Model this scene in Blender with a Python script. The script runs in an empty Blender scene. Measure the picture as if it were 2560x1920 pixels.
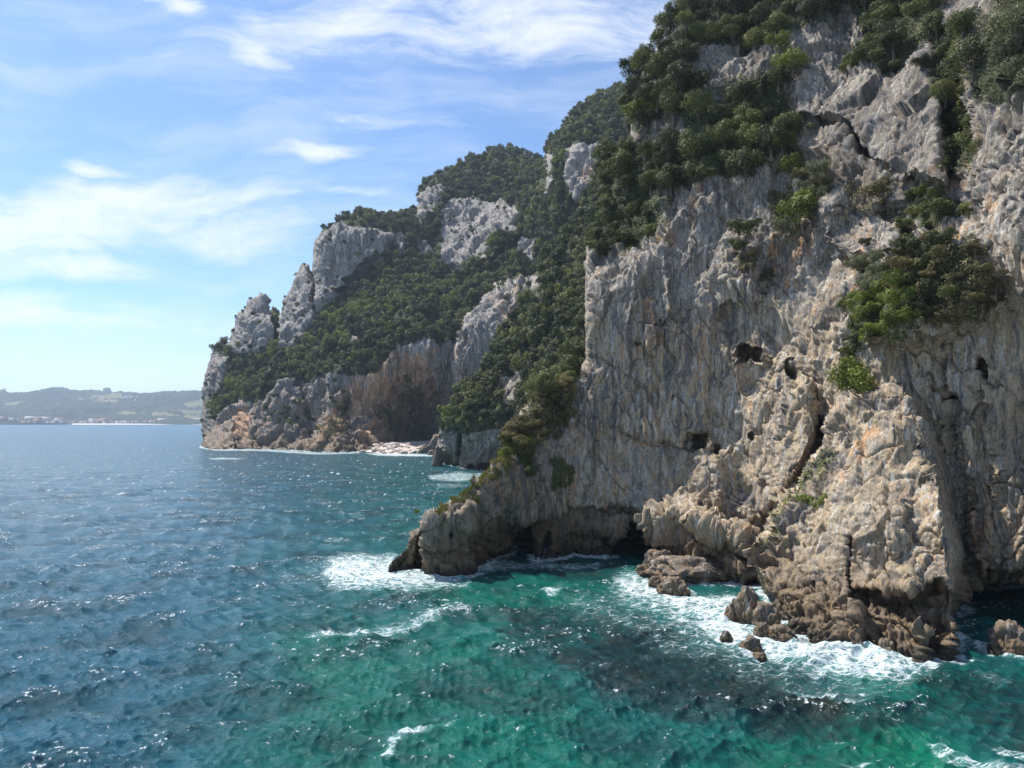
import bpy, math, random
import numpy as np
from mathutils import Vector, Matrix

R = math.radians
import time
_t0 = time.time()


def tick(s):
    print('T', s, round(time.time() - _t0, 1))

SC = bpy.context.scene
COL = SC.collection
random.seed(7)
rng = np.random.default_rng(7)

# ------------------------------------------------------------------ camera
F = 1850.0                     # focal length in photograph pixels (2560 wide)
HC = 24.0                      # metres above the sea
PITCH = math.atan(90 / F)
cam = bpy.data.cameras.new('camera')
cam.sensor_width = 36
cam.lens = 36 * F / 2560
cam.clip_start = 0.5
cam.clip_end = 40000
camo = bpy.data.objects.new('camera', cam)
COL.objects.link(camo)
camo.location = (0, 0, HC)
camo.rotation_euler = (math.pi / 2 + PITCH, 0, 0)
SC.camera = camo

# ------------------------------------------------------------------ light
SUN_AZ = -54.0                 # degrees from the view axis (+Y), minus = left
SUN_EL = 55.0
sun = bpy.data.lights.new('sun', 'SUN')
sun.energy = 4.2
sun.angle = R(0.55)
sun.color = (1.0, 0.955, 0.89)
suno = bpy.data.objects.new('sun', sun)
COL.objects.link(suno)
sdir = Vector((math.sin(R(SUN_AZ)) * math.cos(R(SUN_EL)), math.cos(R(SUN_AZ)) * math.cos(R(SUN_EL)), math.sin(R(SUN_EL))))
suno.rotation_euler = sdir.to_track_quat('Z', 'Y').to_euler()
suno.location = (0, 0, 900)

SC.view_settings.view_transform = 'Standard'
SC.view_settings.look = 'None'
SC.view_settings.gamma = 1
SC.view_settings.use_curve_mapping = False
SC.view_settings.exposure = 0.75
SC.render.engine = 'CYCLES'
SC.cycles.max_bounces = 6
SC.cycles.diffuse_bounces = 3
SC.cycles.glossy_bounces = 2
SC.cycles.transmission_bounces = 2
SC.cycles.volume_bounces = 1
SC.cycles.transparent_max_bounces = 8
SC.cycles.use_denoising = True
SC.cycles.denoiser = 'OPENIMAGEDENOISE'
SC.cycles.denoising_input_passes = 'RGB_ALBEDO_NORMAL'
SC.cycles.denoising_prefilter = 'ACCURATE'
SC.cycles.sample_clamp_direct = 8
SC.cycles.sample_clamp_indirect = 3
SC.cycles.use_adaptive_sampling = True
SC.cycles.adaptive_threshold = 0.015


class NT:
    """small node tree helper"""
    def __init__(s, tree):
        s.t = tree
        tree.nodes.clear()

    def n(s, typ, **kw):
        nd = s.t.nodes.new(typ)
        ins = kw.pop('ins', {})
        for k, v in kw.items():
            setattr(nd, k, v)
        for k, v in ins.items():
            s.set(nd.inputs[k], v)
        return nd

    def set(s, sock, v):
        if isinstance(v, bpy.types.NodeSocket):
            s.t.links.new(v, sock)
        elif isinstance(v, bpy.types.Node):
            s.t.links.new(v.outputs[0], sock)
        else:
            if sock.type == 'RGBA' and len(v) == 3:
                v = (*v, 1)
            sock.default_value = v

    def math(s, op, a, b=0.0, c=None, clamp=False):
        nd = s.t.nodes.new('ShaderNodeMath')
        nd.operation = op
        nd.use_clamp = clamp
        s.set(nd.inputs[0], a)
        s.set(nd.inputs[1], b)
        if c is not None:
            s.set(nd.inputs[2], c)
        return nd.outputs[0]

    def ramp(s, x, a, b, lo=0.0, hi=1.0, smooth=True):
        nd = s.t.nodes.new('ShaderNodeMapRange')
        nd.interpolation_type = 'SMOOTHSTEP' if smooth else 'LINEAR'
        s.set(nd.inputs['Value'], x)
        s.set(nd.inputs['From Min'], a)
        s.set(nd.inputs['From Max'], b)
        s.set(nd.inputs['To Min'], lo)
        s.set(nd.inputs['To Max'], hi)
        return nd.outputs[0]

    def mix(s, f, a, b, blend='MIX'):
        nd = s.t.nodes.new('ShaderNodeMix')
        nd.data_type = 'RGBA'
        nd.blend_type = blend
        s.set(nd.inputs[0], f)
        s.set(nd.inputs[6], a)
        s.set(nd.inputs[7], b)
        return nd.outputs[2]

    def noise(s, vec, scale, detail=4.0, rough=0.55, dist=0.0):
        nd = s.t.nodes.new('ShaderNodeTexNoise')
        s.set(nd.inputs['Vector'], vec)
        nd.inputs['Scale'].default_value = scale
        nd.inputs['Detail'].default_value = detail
        nd.inputs['Roughness'].default_value = rough
        nd.inputs['Distortion'].default_value = dist
        return nd.outputs[0]

    def mapping(s, vec, scale=(1, 1, 1), rot=(0, 0, 0), loc=(0, 0, 0)):
        nd = s.t.nodes.new('ShaderNodeMapping')
        s.set(nd.inputs['Vector'], vec)
        nd.inputs['Scale'].default_value = scale
        nd.inputs['Rotation'].default_value = rot
        nd.inputs['Location'].default_value = loc
        return nd.outputs[0]

    def attr(s, name):
        return s.n('ShaderNodeAttribute', attribute_name=name).outputs['Fac']


# world: physical sky with thin high cloud
W = bpy.data.worlds.new('World')
SC.world = W
W.use_nodes = True
w = NT(W.node_tree)
sky = w.n('ShaderNodeTexSky', sky_type='NISHITA', sun_disc=False)
sky.sun_elevation = R(SUN_EL)
sky.sun_rotation = R(SUN_AZ)
sky.altitude = 0
sky.air_density = 1.0
sky.dust_density = 0.6
sky.ozone_density = 2.5
tc = w.n('ShaderNodeTexCoord').outputs['Generated']
sep = w.n('ShaderNodeSeparateXYZ', ins={0: tc})
dx, dy, dz = sep.outputs
# gnomonic coordinates in the direction of the bay: px = x/y, pz = z/y
yy = w.math('MAXIMUM', dy, 0.15)
gx = w.math('DIVIDE', dx, yy)
gz = w.math('DIVIDE', dz, yy)
g = w.n('ShaderNodeCombineXYZ', ins={0: gx, 1: gz, 2: 0.0}).outputs[0]


def px2g(px, py):
    s_ = (px - 1280) / F
    t_ = (960 - py) / F
    y = math.cos(PITCH) - t_ * math.sin(PITCH)
    z = math.sin(PITCH) + t_ * math.cos(PITCH)
    return s_ / y, z / y


warp = w.n('ShaderNodeTexNoise', noise_dimensions='3D', ins={'Vector': g, 'Scale': 3.0, 'Detail': 3.0})
gw = w.n('ShaderNodeVectorMath', operation='MULTIPLY_ADD', ins={0: warp.outputs['Color'], 1: (0.30, 0.16, 0), 2: g}).outputs[0]
streak1 = w.noise(w.mapping(gw, scale=(1.6, 7.0, 1), rot=(0, 0, R(-8))), 2.4, 10, 0.62)
streak2 = w.noise(w.mapping(gw, scale=(1.0, 3.6, 1), rot=(0, 0, R(12)), loc=(3, 1, 0)), 3.4, 12, 0.66, 0.5)
fineg = w.noise(w.mapping(gw, scale=(3.0, 9.0, 1), rot=(0, 0, R(-4)), loc=(1, 7, 0)), 5.0, 10, 0.7)


def blob(px, py, rx, ry, rot=0):
    """soft elliptical region of the sky centred on a direction"""
    cx, cz = px2g(px, py)
    m = w.mapping(gw, loc=(-cx - 0.15, -cz - 0.08, 0))
    m = w.mapping(m, rot=(0, 0, R(rot)))
    m = w.mapping(m, scale=(F / rx, F / ry, 0))
    L = w.n('ShaderNodeVectorMath', operation='LENGTH', ins={0: m}).outputs['Value']
    return w.ramp(L, 0.0, 1.25, 1.0, 0.0)


def vsum(items):
    acc = items[0]
    for i in items[1:]:
        acc = w.math('MAXIMUM', acc, i)
    return acc


def mul(a, b):
    return w.math('MULTIPLY', a, b)


cl_band = vsum([mul(blob(180, 545, 760, 140, -3), 1.15), mul(blob(600, 590, 420, 90, 5), 1.05), mul(blob(200, 670, 520, 70, -4), 1.0), mul(blob(100, 780, 700, 90, 3), 0.8),
                mul(blob(-300, 600, 700, 260, 0), 1.0), mul(blob(560, 500, 380, 40, 6), 0.8), mul(blob(880, 505, 300, 26, 6), 0.55)])
cl_top = vsum([mul(blob(420, 20, 140, 60, 35), 1.0), mul(blob(560, 150, 160, 90, 30), 0.9), mul(blob(800, 60, 560, 130, -10), 0.95),
               mul(blob(1250, 60, 700, 150, -3), 0.95), mul(blob(1600, 60, 500, 160, 0), 0.8)])
cl_oval = mul(blob(800, 396, 230, 50, 2), 1.1)
cl_small = vsum([mul(blob(240, 420, 170, 30, 6), 0.85), mul(blob(1050, 330, 620, 50, 6), 0.5), mul(blob(300, 175, 420, 30, -2), 0.35)])
reg = vsum([cl_band, cl_top, cl_oval, cl_small])
tex = w.math('ADD', w.math('MULTIPLY', streak1, 0.38), w.math('ADD', w.math('MULTIPLY', streak2, 0.34), w.math('MULTIPLY', fineg, 0.28)))
c1 = mul(w.ramp(w.math('ADD', w.math('MULTIPLY', w.math('SUBTRACT', tex, 0.5), 3.4), w.math('MULTIPLY', reg, 0.95)), 0.10, 1.25, 0.0, 0.84, ), 1.0)
veil = w.ramp(streak1, 0.36, 0.72, 0.04, 0.30)
low = w.ramp(gz, -0.01, 0.20, 0.42, 0.0)
cloud = w.math('MINIMUM', w.math('ADD', w.math('MAXIMUM', c1, veil), low), 0.92)
ccol = w.mix(low, (8.0, 8.3, 9.0), (6.9, 7.5, 8.4))
skyc = w.mix(1.0, sky.outputs[0], (0.80, 1.03, 1.24), 'MULTIPLY')
full = w.mix(cloud, skyc, ccol)
bg = w.n('ShaderNodeBackground', ins={'Color': full, 'Strength': 0.080})
w.n('ShaderNodeOutputWorld', ins={0: bg.outputs[0]})


# ------------------------------------------------------------------ numeric helpers
_perm = np.random.default_rng(11).permutation(256).astype(np.int32)
_perm = np.concatenate([_perm, _perm, _perm])
_g = np.random.default_rng(12).normal(size=(256, 3)).astype(np.float32)
_g /= np.linalg.norm(_g, axis=1)[:, None]


def gnoise(p):
    p = p.astype(np.float32)
    i = np.floor(p).astype(np.int32)
    f = p - i
    u = f * f * f * (f * (f * 6 - 15) + 10)
    i &= 255
    out = 0
    for a in (0, 1):
        xa = _perm[(i[..., 0] + a)]
        wa = u[..., 0] if a else 1 - u[..., 0]
        for b in (0, 1):
            xb = _perm[xa + ((i[..., 1] + b) & 255)]
            wb = wa * (u[..., 1] if b else 1 - u[..., 1])
            for c in (0, 1):
                h = _perm[xb + ((i[..., 2] + c) & 255)]
                gr = _g[h]
                d = gr[..., 0] * (f[..., 0] - a) + gr[..., 1] * (f[..., 1] - b) + gr[..., 2] * (f[..., 2] - c)
                out = out + d * wb * (u[..., 2] if c else 1 - u[..., 2])
    return out * 1.5


def fbm(p, sc=(1, 1, 1), oct=4, gain=0.5, off=0.0):
    q = p * (1.0 / np.array(sc, dtype=np.float32)) + off
    a, s, tot = 1.0, 0.0, 0.0
    for o in range(oct):
        s = s + a * gnoise(q)
        tot += a
        q = q * 2.03 + 17.3
        a *= gain
    return s / tot


def ridged(p, sc=(1, 1, 1), oct=3, gain=0.5, off=0.0):
    q = p * (1.0 / np.array(sc, dtype=np.float32)) + off
    a, s, tot = 1.0, 0.0, 0.0
    for o in range(oct):
        s = s + a * (1 - 2 * np.abs(gnoise(q)))
        tot += a
        q = q * 2.07 + 9.1
        a *= gain
    return s / tot


def worley(p, sc, off=0.0, seed=3):
    """distance to nearest and second nearest feature, plus a per-cell random value"""
    q = (p / np.array(sc, dtype=np.float32) + off).astype(np.float32)
    i = np.floor(q).astype(np.int32)
    r = np.random.default_rng(seed)
    tab = r.random((256, 4)).astype(np.float32)
    d1 = np.full(q.shape[:-1], 9.0, np.float32)
    d2 = d1.copy()
    cv = np.zeros_like(d1)
    for a in (-1, 0, 1):
        for b in (-1, 0, 1):
            for c in (-1, 0, 1):
                ca = (i[..., 0] + a) & 255
                h = _perm[_perm[_perm[ca] + ((i[..., 1] + b) & 255)] + ((i[..., 2] + c) & 255)]
                t = tab[h]
                d = np.sqrt((i[..., 0] + a + t[..., 0] - q[..., 0]) ** 2 + (i[..., 1] + b + t[..., 1] - q[..., 1]) ** 2
                            + (i[..., 2] + c + t[..., 2] - q[..., 2]) ** 2)
                m = d < d1
                d2 = np.where(m, d1, np.minimum(d2, d))
                cv = np.where(m, t[..., 3], cv)
                d1 = np.where(m, d, d1)
    return d1, d2, cv


def facets(p, sc, off=0.0, seed=3, slope=0.5):
    """angular blocks: every cell is a tilted plane with its own height"""
    sc = np.array(sc, dtype=np.float32)
    q = (p / sc + off).astype(np.float32)
    i = np.floor(q).astype(np.int32)
    tab = np.random.default_rng(seed).random((256, 7)).astype(np.float32)
    tab[:, 3:6] = (tab[:, 3:6] - 0.5) * 2
    best = np.full(q.shape[:-1], 9.0, np.float32)
    h = np.zeros_like(best)
    d2 = best.copy()
    for a in (-1, 0, 1):
        for b in (-1, 0, 1):
            for c in (-1, 0, 1):
                t = tab[_perm[_perm[_perm[(i[..., 0] + a) & 255] + ((i[..., 1] + b) & 255)] + ((i[..., 2] + c) & 255)]]
                vx = q[..., 0] - (i[..., 0] + a + t[..., 0])
                vy = q[..., 1] - (i[..., 1] + b + t[..., 1])
                vz = q[..., 2] - (i[..., 2] + c + t[..., 2])
                d = vx * vx + vy * vy + vz * vz
                m = d < best
                d2 = np.where(m, best, np.minimum(d2, d))
                h = np.where(m, slope * (vx * t[..., 3] + vy * t[..., 4] + vz * t[..., 5]) + t[..., 6] - 0.5, h)
                best = np.where(m, d, best)
    return h, np.sqrt(d2) - np.sqrt(best)


from concurrent.futures import ThreadPoolExecutor
_pool = ThreadPoolExecutor(4)


def par(fn, p, X, Y):
    """run a pointwise function over chunks on all cores"""
    n = len(X)
    step = 24000
    p = p.astype(np.float32)
    X = X.astype(np.float32)
    Y = Y.astype(np.float32)
    jobs = [_pool.submit(fn, p[i:i + step], X[i:i + step], Y[i:i + step]) for i in range(0, n, step)]
    return [j.result() for j in jobs]


def sstep(a, b, x):
    t = np.clip((x - a) / (b - a), 0, 1)
    return t * t * (3 - 2 * t)


def sdf(poly, X, Y):
    """signed distance in pixels, positive inside"""
    P = np.array(poly, dtype=np.float32)
    d = np.full(X.shape, 1e9, np.float32)
    ins = np.zeros(X.shape, bool)
    n = len(P)
    for k in range(n):
        ax, ay = P[k]
        bx, by = P[(k + 1) % n]
        ex, ey = bx - ax, by - ay
        wx, wy = X - ax, Y - ay
        t = np.clip((wx * ex + wy * ey) / (ex * ex + ey * ey + 1e-9), 0, 1)
        d = np.minimum(d, (wx - ex * t) ** 2 + (wy - ey * t) ** 2)
        if ay != by:
            c = ((ay > Y) != (by > Y)) & (X < ex * (Y - ay) / (by - ay) + ax)
            ins ^= c
    d = np.sqrt(d)
    return np.where(ins, d, -d)


def ell(cx, cy, rx, ry, rot=0, n=14):
    a = np.linspace(0, 2 * math.pi, n, endpoint=False)
    c, s = math.cos(R(rot)), math.sin(R(rot))
    return [(cx + rx * math.cos(t) * c - ry * math.sin(t) * s, cy + rx * math.cos(t) * s + ry * math.sin(t) * c) for t in a]


CT, ST = math.cos(PITCH), math.sin(PITCH)


def at(px, py, d):
    """the point of the world seen at a photograph pixel, d metres ahead"""
    px, py, d = np.broadcast_arrays(np.asarray(px, float), np.asarray(py, float), np.asarray(d, float))
    t = (960 - py) / F
    y = CT - t * ST
    z = ST + t * CT
    return np.stack([(px - 1280) / F / y * d, d, HC + z / y * d], axis=-1)


def dw(py, z=0.0):
    """distance ahead at which the sea shows at picture row py"""
    t = (960 - np.asarray(py, float)) / F
    return (z - HC) / ((ST + t * CT) / (CT - t * ST))


def project(P):
    P = np.asarray(P, float)
    x, y, z = P[..., 0], P[..., 1], P[..., 2] - HC
    f = y * CT + z * ST
    u = -y * ST + z * CT
    return 1280 + x / f * F, 960 - u / f * F


def tps(ctrl):
    C = np.array(ctrl, float)
    xy = C[:, :2] / 500.0
    n = len(C)
    r = np.linalg.norm(xy[:, None] - xy[None], axis=2)
    K = np.where(r > 0, r * r * np.log(r + 1e-12), 0) + np.eye(n) * 0.002
    A = np.zeros((n + 3, n + 3))
    A[:n, :n] = K
    A[:n, n] = 1
    A[:n, n + 1:] = xy
    A[n, :n] = 1
    A[n + 1:, :n] = xy.T
    b = np.zeros(n + 3)
    b[:n] = C[:, 2]
    s = np.linalg.solve(A, b)

    def f(X, Y):
        x, y = X / 500.0, Y / 500.0
        out = s[n] + s[n + 1] * x + s[n + 2] * y
        for k in range(n):
            rr = (x - xy[k, 0]) ** 2 + (y - xy[k, 1]) ** 2
            out = out + s[k] * 0.5 * rr * np.log(rr + 1e-12)
        return out
    return f


def tag(o, label=None, cat=None, group=None, kind=None):
    if label:
        o['label'] = label
    if cat:
        o['category'] = cat
    if group:
        o['group'] = group
    if kind:
        o['kind'] = kind
    return o


def mesh_from(name, V, Fq, mat=None, smooth=True, attrs=None):
    me = bpy.data.meshes.new(name)
    V = np.ascontiguousarray(V, dtype=np.float32).reshape(-1, 3)
    me.vertices.add(len(V))
    me.vertices.foreach_set('co', V.ravel())
    if isinstance(Fq, np.ndarray):
        k = Fq.shape[1]
        me.loops.add(Fq.size)
        me.loops.foreach_set('vertex_index', Fq.astype(np.int32).ravel())
        me.polygons.add(len(Fq))
        me.polygons.foreach_set('loop_start', np.arange(0, Fq.size, k, dtype=np.int32))
        me.polygons.foreach_set('loop_total', np.full(len(Fq), k, np.int32))
    else:
        tot = [len(f) for f in Fq]
        me.loops.add(sum(tot))
        me.loops.foreach_set('vertex_index', np.array([i for f in Fq for i in f], np.int32))
        me.polygons.add(len(Fq))
        me.polygons.foreach_set('loop_start', np.concatenate([[0], np.cumsum(tot)[:-1]]).astype(np.int32))
        me.polygons.foreach_set('loop_total', np.array(tot, np.int32))
    me.update(calc_edges=True)
    if smooth:
        me.polygons.foreach_set('use_smooth', np.ones(len(me.polygons), bool))
    for k, v in (attrs or {}).items():
        a = me.attributes.new(k, 'FLOAT', 'POINT')
        a.data.foreach_set('value', np.ascontiguousarray(v, dtype=np.float32).ravel())
    if mat:
        me.materials.append(mat)
    return me


def link(name, me, parent=None):
    o = bpy.data.objects.new(name, me)
    COL.objects.link(o)
    if parent:
        o.parent = parent
    return o


def new_mat(name):
    m = bpy.data.materials.new(name)
    m.use_nodes = True
    return m, NT(m.node_tree)


# ------------------------------------------------------------------ materials
def rock_material(name, sc=1.0, cool=(0.22, 0.212, 0.205), grey=(0.41, 0.35, 0.268), pale=(0.60, 0.545, 0.46),
                  tan=(0.47, 0.345, 0.205), orange=(0.60, 0.33, 0.16), wet=(0.085, 0.062, 0.040), wetz=(2.0, 9.0), bump=0.6):
    m, t = new_mat(name)
    pos = t.n('ShaderNodeNewGeometry').outputs['Position']
    wn = t.n('ShaderNodeTexNoise', ins={'Vector': pos, 'Scale': 0.12 / sc, 'Detail': 3.0})
    pw = t.n('ShaderNodeVectorMath', operation='MULTIPLY_ADD', ins={0: wn.outputs['Color'], 1: (2.4 * sc, 2.4 * sc, 5 * sc), 2: pos}).outputs[0]
    st = t.noise(t.mapping(pw, scale=(1, 1, 0.07)), 0.62 / sc, 8, 0.62)
    st2 = t.noise(t.mapping(pos, scale=(1, 1, 0.10)), 2.3 / sc, 6, 0.6)
    big = t.noise(t.mapping(pw, scale=(1, 1, 0.35)), 0.13 / sc, 5, 0.6)
    med = t.noise(pos, 0.45 / sc, 9, 0.68)
    fine = t.noise(pos, 2.6 / sc, 8, 0.7)
    warm = t.attr('warm')
    pl = t.attr('pale')
    dark = t.attr('dark')
    org = t.attr('orange')
    f1 = t.ramp(t.math('ADD', t.math('MULTIPLY', st, 0.5), t.math('MULTIPLY', st2, 0.5)), 0.42, 0.58)
    c = t.mix(f1, cool, grey)
    f2 = t.math('MULTIPLY', t.ramp(t.math('ADD', med, t.math('MULTIPLY', pl, 0.12)), 0.50, 0.70), t.ramp(st2, 0.42, 0.60))
    c = t.mix(t.math('MULTIPLY', f2, 0.85), c, pale)
    fw = t.ramp(t.math('ADD', t.math('MULTIPLY', t.math('SUBTRACT', big, 0.5), 1.6), t.math('ADD', warm, t.math('MULTIPLY', t.math('SUBTRACT', med, 0.5), 2.2))), 0.15, 1.05)
    c = t.mix(t.math('MULTIPLY', fw, 0.8), c, tan)
    fo = t.ramp(t.math('ADD', org, t.math('MULTIPLY', t.math('SUBTRACT', t.math('ADD', st, med), 1.0), 1.8)), 0.30, 0.9)
    c = t.mix(t.math('MULTIPLY', fo, 0.85), c, orange)
    # white drips and dark lichen streaks
    wd = t.noise(t.mapping(pw, scale=(1, 1, 0.06), loc=(31, 7, 3)), 1.6 / sc, 6, 0.6)
    c = t.mix(t.math('MULTIPLY', t.ramp(wd, 0.53, 0.60), 0.75), c, (0.56, 0.52, 0.46))
    dd = t.noise(t.mapping(pw, scale=(1, 1, 0.08), loc=(5, 77, 3)), 1.0 / sc, 9, 0.72)
    c = t.mix(t.math('MULTIPLY', t.ramp(t.math('ADD', dd, t.math('MULTIPLY', t.math('SUBTRACT', big, 0.5), 0.5)), 0.50, 0.60), t.ramp(t.attr('pale'), 0.0, 1.0, 0.8, 0.4)), c, (0.10, 0.10, 0.105))
    d3 = t.noise(t.mapping(pos, scale=(1, 1, 0.22), loc=(15, 7, 33)), 3.4 / sc, 6, 0.75)
    c = t.mix(t.ramp(d3, 0.38, 0.50, 0.6, 0.0), c, (0.075, 0.066, 0.058))
    # thin wandering cracks
    for k_, (cs, lo_) in enumerate(((0.16, (3, 9, 1)), (0.42, (8, 2, 5)))):
        cn = t.noise(t.mapping(pw, scale=(1, 1, 0.6), loc=lo_), cs / sc, 5, 0.62)
        ck = t.ramp(t.math('ABSOLUTE', t.math('SUBTRACT', cn, 0.5)), 0.0, 0.008 if k_ == 0 else 0.012, 0.75, 0.0)
        c = t.mix(t.math('MULTIPLY', ck, t.ramp(med, 0.42, 0.56)), c, (0.055, 0.048, 0.042))
    c = t.mix(t.ramp(fine, 0.30, 0.47, 0.42, 0.0), c, (0.06, 0.052, 0.046))
    c = t.mix(t.ramp(fine, 0.54, 0.72, 0.0, 0.35), c, (0.60, 0.54, 0.46))
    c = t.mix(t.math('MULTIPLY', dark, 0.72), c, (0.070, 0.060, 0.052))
    # soil, moss and undergrowth where plants grow
    vg = t.ramp(t.math('ADD', t.attr('veg'), t.math('MULTIPLY', t.math('SUBTRACT', med, 0.5), 1.3)), 0.35, 0.65)
    c = t.mix(vg, c, t.mix(t.ramp(fine, 0.4, 0.6), (0.028, 0.036, 0.018), (0.075, 0.078, 0.036)))
    # tide band: wet brown stone
    z = t.n('ShaderNodeSeparateXYZ', ins={0: pos}).outputs[2]
    zz = t.math('ADD', z, t.math('MULTIPLY', t.math('SUBTRACT', med, 0.5), 8.0))
    wt = t.ramp(zz, wetz[0], wetz[1], 0.88, 0.0)
    c = t.mix(wt, c, t.mix(t.ramp(st2, 0.35, 0.7), wet, (0.22, 0.145, 0.075)))
    wl = t.ramp(t.math('ADD', z, t.math('MULTIPLY', t.math('SUBTRACT', med, 0.5), 2.5)), wetz[0] * 0.25, wetz[0] * 0.9, 0.85, 0.0)
    c = t.mix(wl, c, (0.022, 0.018, 0.013))
    b = t.n('ShaderNodeBump', ins={'Strength': bump, 'Distance': 0.5 * sc,
            'Height': t.math('ADD', t.math('MULTIPLY', med, 1.3), t.math('ADD', t.math('MULTIPLY', fine, 0.45), t.math('MULTIPLY', st2, 0.6)))})
    p = t.n('ShaderNodeBsdfPrincipled', ins={'Base Color': c, 'Roughness': t.math('SUBTRACT', t.ramp(wt, 0.0, 0.88, 0.95, 0.6), t.math('MULTIPLY', wl, 0.4)), 'Normal': b})
    p.inputs['Specular IOR Level'].default_value = 0.25
    t.n('ShaderNodeOutputMaterial', ins={0: p.outputs[0]})
    return m


M_NEAR = rock_material('limestone_near')
M_MID = rock_material('limestone_mid', sc=1.8, wetz=(2.0, 12.0))
M_FAR = rock_material('limestone_far', sc=2.0, cool=(0.17, 0.17, 0.17), grey=(0.33, 0.30, 0.265), pale=(0.52, 0.49, 0.45), wetz=(1.0, 16.0), bump=0.8)
M_SEAROCK = rock_material('sea_rock', sc=0.6, cool=(0.13, 0.11, 0.09), grey=(0.24, 0.17, 0.10), pale=(0.38, 0.30, 0.2),
                          tan=(0.34, 0.22, 0.11), wetz=(0.3, 1.8), wet=(0.045, 0.033, 0.022), bump=0.8)


def leaf_material(name, dark, mid, light, var=0.5, trans=0.22):
    m, t = new_mat(name)
    rnd = t.n('ShaderNodeObjectInfo').outputs['Random']
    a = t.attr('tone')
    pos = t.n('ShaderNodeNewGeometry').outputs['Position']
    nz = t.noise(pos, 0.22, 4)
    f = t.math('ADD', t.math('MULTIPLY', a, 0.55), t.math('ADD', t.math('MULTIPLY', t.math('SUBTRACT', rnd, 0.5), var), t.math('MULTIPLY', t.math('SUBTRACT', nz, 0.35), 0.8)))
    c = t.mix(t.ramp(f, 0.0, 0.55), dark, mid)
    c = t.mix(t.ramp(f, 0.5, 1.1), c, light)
    d = t.n('ShaderNodeBsdfPrincipled', ins={'Base Color': c, 'Roughness': 0.62})
    d.inputs['Specular IOR Level'].default_value = 0.3
    tr = t.n('ShaderNodeBsdfTranslucent', ins={'Color': t.mix(1.0, c, (1.0, 1.0, 0.6), 'MULTIPLY')})
    mx = t.n('ShaderNodeMixShader', ins={0: trans, 1: d.outputs[0], 2: tr.outputs[0]})
    t.n('ShaderNodeOutputMaterial', ins={0: mx.outputs[0]})
    return m


M_LEAF = leaf_material('evergreen_leaves', (0.044, 0.052, 0.022), (0.105, 0.122, 0.040), (0.26, 0.265, 0.08), var=0.85)
M_LEAF_FAR = leaf_material('evergreen_leaves_far', (0.040, 0.052, 0.022), (0.095, 0.112, 0.040), (0.25, 0.26, 0.075), var=0.9)
M_LIME = leaf_material('bright_leaves', (0.075, 0.10, 0.018), (0.17, 0.20, 0.035), (0.34, 0.36, 0.06))
M_DRY = leaf_material('dry_scrub_leaves', (0.085, 0.078, 0.035), (0.19, 0.16, 0.065), (0.33, 0.25, 0.12))
M_GREY = leaf_material('silvery_leaves', (0.07, 0.08, 0.045), (0.14, 0.15, 0.08), (0.27, 0.26, 0.14))
M_GRASS = leaf_material('grass_blades', (0.09, 0.10, 0.02), (0.17, 0.17, 0.045), (0.30, 0.25, 0.09))
m_, t_ = new_mat('bark')
p_ = t_.n('ShaderNodeBsdfPrincipled', ins={'Base Color': t_.mix(t_.noise(t_.n('ShaderNodeNewGeometry').outputs['Position'], 6, 5), (0.05, 0.04, 0.032), (0.16, 0.13, 0.105)), 'Roughness': 0.9})
t_.n('ShaderNodeOutputMaterial', ins={0: p_.outputs[0]})
M_BARK = m_


# ------------------------------------------------------------------ terrain builder
class Layer:
    pass


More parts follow.
